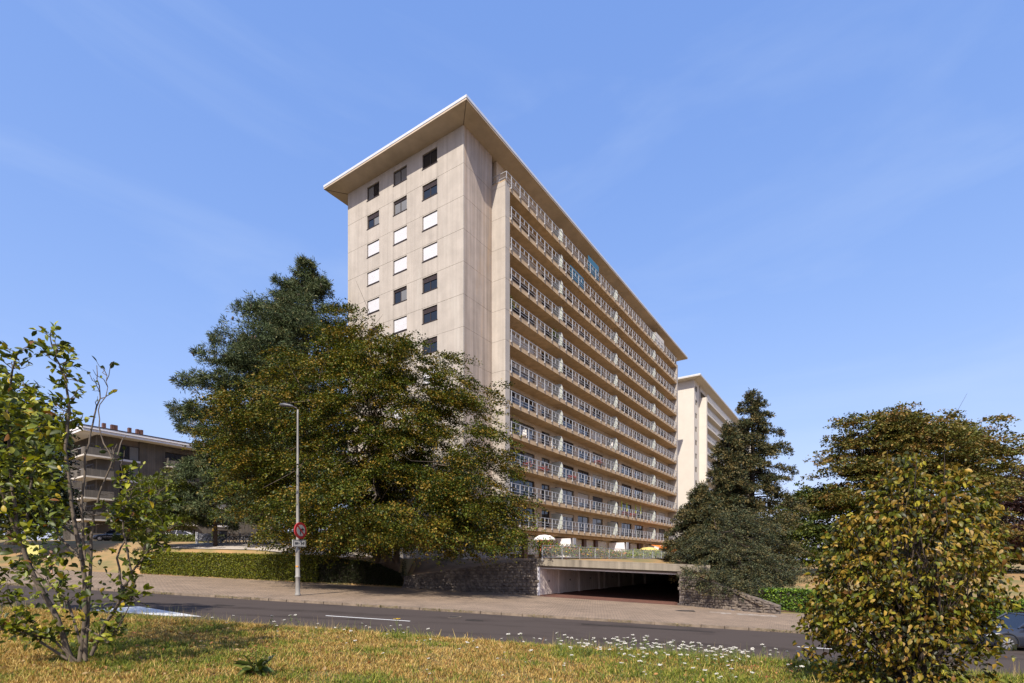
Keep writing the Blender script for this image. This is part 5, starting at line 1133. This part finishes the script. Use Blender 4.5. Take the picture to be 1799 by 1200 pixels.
# yellow dandelion-like flower and big dock weeds
kx = (697 - CX) / F; v = 11.5; Yy = v / (1 + .16 * kx); Xx = kx * Yy; zz = float(lawnz(np.array([Xx]), np.array([v]))[0])
o = empty('yellow_flower', (Xx, Yy, zz), 0, 'single yellow flower on a tall stem at the road edge', 'wild flower')
MB().tube([(0, 0, 0), (.01, 0, .2), (0, 0, .38)], .006, 5, False).tube([(.005, 0, .25), (-.05, 0, .37)], .004, 4, False).tube([(.005, 0, .28), (.05, 0, .38)], .004, 4, False).build('stem', M['weed'], o)
fm = MB()
for c in ((0, 0, .40), (-.06, 0, .39), (.06, .01, .40), (.03, -.04, .395)):
    fm.v.append((c[0], c[1], c[2])); b0 = len(fm.v) - 1
    for j in range(10): a = 2 * math.pi * j / 10; rr = .038 if j % 2 else .018; fm.v.append((c[0] + rr * math.cos(a), c[1] + rr * math.sin(a), c[2] + .012))
    for j in range(10): fm.f.append((b0, b0 + 1 + j, b0 + 1 + (j + 1) % 10))
fm.build('flower_head', M['yellow_petal'], o)
r2 = np.random.default_rng(3); leaves('foliage', o, r2.normal(size=(90, 3)) * np.array([.12, .1, .03]) + np.array([0, 0, .05]), .10, M['leaf'], GRN, r2, up=.4, aspect=.4)
def dock(px, v, h, spread, label, seed):
    k = (px - CX) / F; Y = v / (1 + .16 * k); X = k * Y; z = float(lawnz(np.array([X]), np.array([v]))[0]); r = np.random.default_rng(seed)
    root = empty('dock_weed', (X, Y, z), 0, label, 'weed'); st = MB(); 
    for dx in (0, .12, -.06): st.tube([(dx * .3, 0, 0), (dx, .01, h * r.uniform(.7, 1))], [.008, .004], 5, False)
    st.build('stem', M['weed'], root); n = 46; a = r.uniform(0, 6.28, n); d = np.stack([np.cos(a), np.sin(a), r.uniform(0, .7, n)], -1); P = d * spread * .15; P[:, 2] = r.uniform(0, h * .4, n) ; 
    leaves('foliage', root, P, spread * .9, M['thick_leaf'], GRN, r, up=.9, aspect=.32, full=True, dirs=d * 2.5); 
    P = np.stack([r.normal(size=160) * .02 + r.choice([0, .12, -.06], 160), r.normal(size=160) * .02, r.uniform(h * .3, h, 160)], -1); leaves('seed_spike', root, P, .035, M['leaf'], [(.2, .19, .04, 2), (.22, .12, .04, 1)], r, up=.4)
    return root
dock(450, 6.6, .34, .26, 'large leafy green weed at the bottom edge left of centre', 4)
dock(1000, 11.8, .12, .16, 'small green leafy weed near the road edge', 5) if False else None
dock(615, 11.2, .10, .13, 'low green leafy clump at the road edge left of yellow flower', 6)

# ---------------------------------------------------------------- near shrubs with leaves one can tell apart
def leaf_variants(cols, w=.5, curl=.25):
    out = []
    for i, c in enumerate(cols):
        m = MB(); a = w / 2
        m.v = [(0, 0, 0), (.18, a * .55, .07), (.2, 0, 0), (.18, -a * .55, .07), (.52, a, .10 - curl * .2), (.52, 0, -curl * .2), (.52, -a, .10 - curl * .2), (.82, a * .62, .05 - curl * .6), (.84, 0, -curl * .6), (.82, -a * .62, .05 - curl * .6), (1, 0, -curl)]
        m.f = [(0, 2, 1), (0, 3, 2), (1, 2, 5, 4), (2, 3, 6, 5), (4, 5, 8, 7), (5, 6, 9, 8), (7, 8, 10), (8, 9, 10)]
        me = m.mesh('leaf', M['thick_leaf'], True); at = me.color_attributes.new('Col', 'FLOAT_COLOR', 'POINT')
        for d in at.data: d.color = (*c, 1)
        out.append(me)
    return out
def shrub_leaf_objects(root, P, T, nobj, size, variants, rng):
    """place nobj separate leaves at the nearest points; return mask of the rest"""
    idx = np.argsort(P[:, 1])[:nobj * 2]; idx = rng.permutation(idx)[:nobj]; mask = np.ones(len(P), bool); mask[idx] = False
    for i in idx:
        t = Vector(T[i]).normalized(); up = Vector((rng.normal() * .5, rng.normal() * .5 - .3, 1.0)); b = up.cross(t).normalized(); nn = t.cross(b); s = size * rng.uniform(.7, 1.25)
        o = bpy.data.objects.new('leaf', variants[rng.integers(0, len(variants))]); COL.objects.link(o); o.parent = root
        o.matrix_local = Matrix.Translation(Vector(P[i])) @ Matrix((t, b, nn)).transposed().to_4x4() @ Matrix.Diagonal((s, s, s, 1))
    return mask
# left: many stemmed shrub with big obovate leaves
Bx, By = -6.28, 7.44; Bz = float(lawnz(np.array([Bx]), np.array([By + .16 * Bx]))[0]); B = np.array([Bx, By, Bz])
ls = empty('magnolia_shrub', (Bx, By, Bz), 0, 'open many stemmed shrub with large green leaves at left front', 'shrub')
rs_ = np.random.default_rng(17)
stems = [ # pixel path in the photo, depth offset at tip, thickness
    ([(128, 1165), (104, 1090), (76, 1045), (48, 985), (30, 930), (22, 850), (14, 760), (20, 660), (30, 622)], -.5, .045, .45),
    ([(140, 1165), (150, 1080), (146, 985), (126, 890), (118, 790), (121, 720), (116, 665), (98, 628), (88, 592)], .1, .040, .55),
    ([(150, 1160), (156, 1060), (160, 965), (164, 905), (182, 850), (198, 808), (206, 780)], .3, .030, .45),
    ([(150, 985), (142, 890), (152, 800), (162, 745), (176, 700), (173, 665), (170, 642)], .5, .020, .6),
    ([(160, 1150), (190, 1092), (216, 1040), (232, 1008), (256, 975), (284, 942), (305, 925)], .2, .030, .5),
    ([(135, 1160), (92, 1122), (42, 1112), (0, 1106)], -.4, .018, .3), ([(48, 985), (15, 900), (-20, 800), (-30, 700)], -.8, .030, .4),
    ([(70, 1040), (40, 960), (52, 870), (64, 790), (58, 720), (44, 680)], .4, .026, .35), ([(146, 985), (100, 940), (84, 860), (100, 780), (112, 722)], .8, .022, .4),
    ([(128, 1165), (60, 1120), (20, 1060), (-20, 1020)], .0, .022, .3), ([(160, 965), (120, 930), (60, 880), (10, 850)], .5, .02, .3), ([(164, 905), (210, 905), (240, 930)], .2, .015, .4),
    ([(216, 1040), (205, 980), (230, 930), (262, 900), (278, 870)], .4, .018, .45), ([(232, 1008), (215, 930), (222, 880), (215, 830)], .1, .016, .5), ([(150, 1160), (120, 1060), (60, 1000), (20, 1000)], .4, .022, .3),
    ([(150, 1100), (190, 1130), (230, 1060), (232, 1040)], -.1, .012, .3), ([(206, 800), (214, 772), (222, 765)], .3, .01, .9), ([(-20, 1050), (-60, 900), (-80, 760)], -.3, .03, .3), ([(198, 808), (178, 765), (172, 720), (190, 690), (188, 660)], .35, .01, .8)]
mb = MB(); LP = []; LT = []
for path, dy, th, leaf_from in stems:
    n = len(path); pts = []
    for i, (px, py) in enumerate(path):
        u = i / (n - 1); Y = By + dy * u; pts.append(Vector(W(px, py, Y)) - Vector(B))
    fine = []
    for i in range(n - 1):
        for s in range(3): fine.append(pts[i].lerp(pts[i + 1], s / 3) + Vector(rs_.normal(size=3)) * .008)
    fine.append(pts[-1]); N_ = len(fine)
    mb.tube(fine, [th * (1 - .85 * i / (N_ - 1)) * .8 + .002 for i in range(N_)], 6, False)
    bare = (path[-1] in ((206, 780), (170, 642), (222, 765), (188, 660)))
    for i in range(int(N_ * leaf_from), N_):
        for _ in range(2 if bare else 5):
            if rs_.random() < (.55 if bare else .12): continue
            d = Vector((rs_.normal(), rs_.normal(), rs_.normal() * .5 + .55)).normalized(); L_ = rs_.uniform(.10, .34)
            e = fine[i] + d * L_; mb.tube(wob(fine[i], e, 3, .07, rs_), [.006, .005, .004, .0025], 4, False)
            for q in range(int(rs_.integers(3, 8)) if not bare else int(rs_.integers(0, 3))):
                u = rs_.uniform(.35, 1.05); p = fine[i].lerp(e, u); t = (d * .6 + Vector(rs_.normal(size=3)) * .7); t.z += .15; LP.append(p); LT.append(t)
mb.build('stems', M['bark_grey'], ls, True)
# low leafy skirt
for _ in range(380):
    px = rs_.normal(120, 85); py = rs_.uniform(960, 1135); 
    if px > 230: continue
    p = Vector(W(px, py, By + rs_.normal() * .35)) - Vector(B); LP.append(p); LT.append(Vector(rs_.normal(size=3)) + Vector((0, 0, .2)))
for _ in range(2900):                       # dense upper left mass
    px = rs_.uniform(-120, 112); top = 640 + max(0, px) * .75; py = top + abs(rs_.normal()) * 170 + 5
    if py > 1000: continue
    p = Vector(W(px, py, By + rs_.normal() * .8)) - Vector(B); LP.append(p); LT.append(Vector(rs_.normal(size=3)) + Vector((0, 0, .3)))
LP = np.array([tuple(p) for p in LP]); LT = np.array([tuple(p) for p in LT])
MAG = [(.12, .145, .012, 4), (.26, .26, .020, 2.6), (.045, .06, .008, 4), (.34, .25, .02, .25), (.16, .07, .018, .12)]  # bright tones put sun highlights into the leaf colour
lv = leaf_variants([c[:3] for c in MAG] + [(.15, .17, .02), (.10, .12, .015), (.19, .19, .022), (.06, .08, .012), (.12, .14, .016)], .56)
mask = shrub_leaf_objects(ls, LP, LT, 296, .10, lv, rs_)
tag(leaves('leaves', ls, LP[mask], .10, M['thick_leaf'], MAG, rs_, up=.35, aspect=.56, full=True, dirs=LT[mask]), kind='stuff')

# right: dense hornbeam-like shrub, curling golden brown leaves
kx = (1600 - CX) / F; v = 9.2; Yr = v / (1 + .16 * kx); Xr = kx * Yr; Zr = float(lawnz(np.array([Xr]), np.array([v]))[0]); B = np.array([Xr, Yr, Zr])
rsb = empty('golden_shrub', tuple(B), 0, 'dense rounded shrub with curling golden brown leaves at right front', 'shrub'); rr_ = np.random.default_rng(23)
YS = Yr
ell = [EP(1595, 985, YS, 118, 135, 1.0), EP(1593, 880, YS, 58, 62, .6), EP(1590, 822, YS, 20, 34, .25, .8), EP(1690, 915, YS, 45, 62, .55), EP(1682, 850, YS, 13, 38, .2, .8), EP(1528, 872, YS, 12, 36, .2, .7), EP(1728, 885, YS, 13, 38, .2, .7), EP(1482, 935, YS, 14, 36, .2, .7), EP(1640, 862, YS, 16, 36, .25, .7), EP(1675, 1005, YS, 72, 108, .85), EP(1505, 1015, YS, 68, 82, .75), EP(1522, 935, YS, 38, 44, .45), EP(1560, 1100, YS, 125, 70, .9), EP(1690, 1110, YS, 50, 50, .6), EP(1470, 1080, YS, 55, 55, .5, .7), EP(1600, 1190, YS, 130, 45, .8, .8), EP(1465, 1180, YS, 22, 20, .3, .6)]
mb = MB()
tips = ell_points(ell, 190, rr_, .55) - B
for q in tips:
    q = Vector(q); st = Vector((rr_.normal() * .08, rr_.normal() * .08, max(0, q.z * rr_.uniform(.0, .35)))); pts = wob(st, q, 5, .035, rr_); mb.tube(pts, [.022, .016, .012, .009, .006, .003], 5, False)
wisp = []
for pth in ([(1480, 1190), (1440, 1165), (1425, 1120), (1412, 1075)], [(1500, 1150), (1462, 1130), (1440, 1090), (1434, 1055)], [(1440, 1165), (1425, 1150), (1405, 1135)]):
    pts = [Vector(W(x, y, YS)) - Vector(B) for x, y in pth]; mb.tube(pts, [.010, .008, .006, .004][:len(pts)], 5, False)
    for a, b_ in zip(pts[:-1], pts[1:]):
        for _ in range(22): wisp.append(a.lerp(b_, rr_.random()) + Vector(rr_.normal(size=3)) * .05)
for k_ in range(46):
    q = Vector(tips[rr_.integers(0, len(tips))]); 
    if q.z < 1.1: q.z = rr_.uniform(1.2, 2.2)
    out = Vector((q.x * .12, 0, 1)).normalized(); L_ = rr_.uniform(.35, .75); e = q + out * L_
    mb.tube(wob(q, e, 4, .03, rr_), [.007, .006, .005, .004, .002], 4, False)
    for _ in range(int(L_ * 26)): wisp.append(q.lerp(e, rr_.random()) + Vector(rr_.normal(size=3)) * .028)
for k_ in range(5): mb.tube([(rr_.normal() * .05, rr_.normal() * .05, -.05), (rr_.normal() * .15, rr_.normal() * .15, .7), (rr_.normal() * .5, rr_.normal() * .4, 1.9)], [.045, .035, .012], 7, False)
mb.build('stems', M['bark_dark'], rsb, True)
C = ell_points(ell, 2300, rr_, .50); P, dr = sprays(C, 7, B, .15, .11, .05, .6, rr_); P = P - B
P = np.concatenate([P, np.array([tuple(p) for p in wisp])]); dr = np.concatenate([dr, rr_.normal(size=(len(wisp), 3))]); dr[:, 2] -= .5; dr += rr_.normal(size=dr.shape) * .6
GLD = [(.27, .17, .026, 2.4), (.18, .125, .016, 2.8), (.10, .11, .010, 3.4), (.23, .20, .02, 2.0), (.13, .06, .012, .6), (.028, .032, .006, 4)]  # near-black tone paints the shade inside the shrub into its leaves
gv = leaf_variants([c[:3] for c in GLD] + [(.32, .21, .07), (.14, .13, .025)], .58, .5)
mask = shrub_leaf_objects(rsb, P, dr, 296, .082, gv, rr_)
tag(leaves('leaves', rsb, P[mask], .082, M['thick_leaf'], GLD, rr_, up=.15, jitter=.45, clump=9, aspect=.62, full=True, hang=.3, dirs=dr[mask]), kind='stuff')
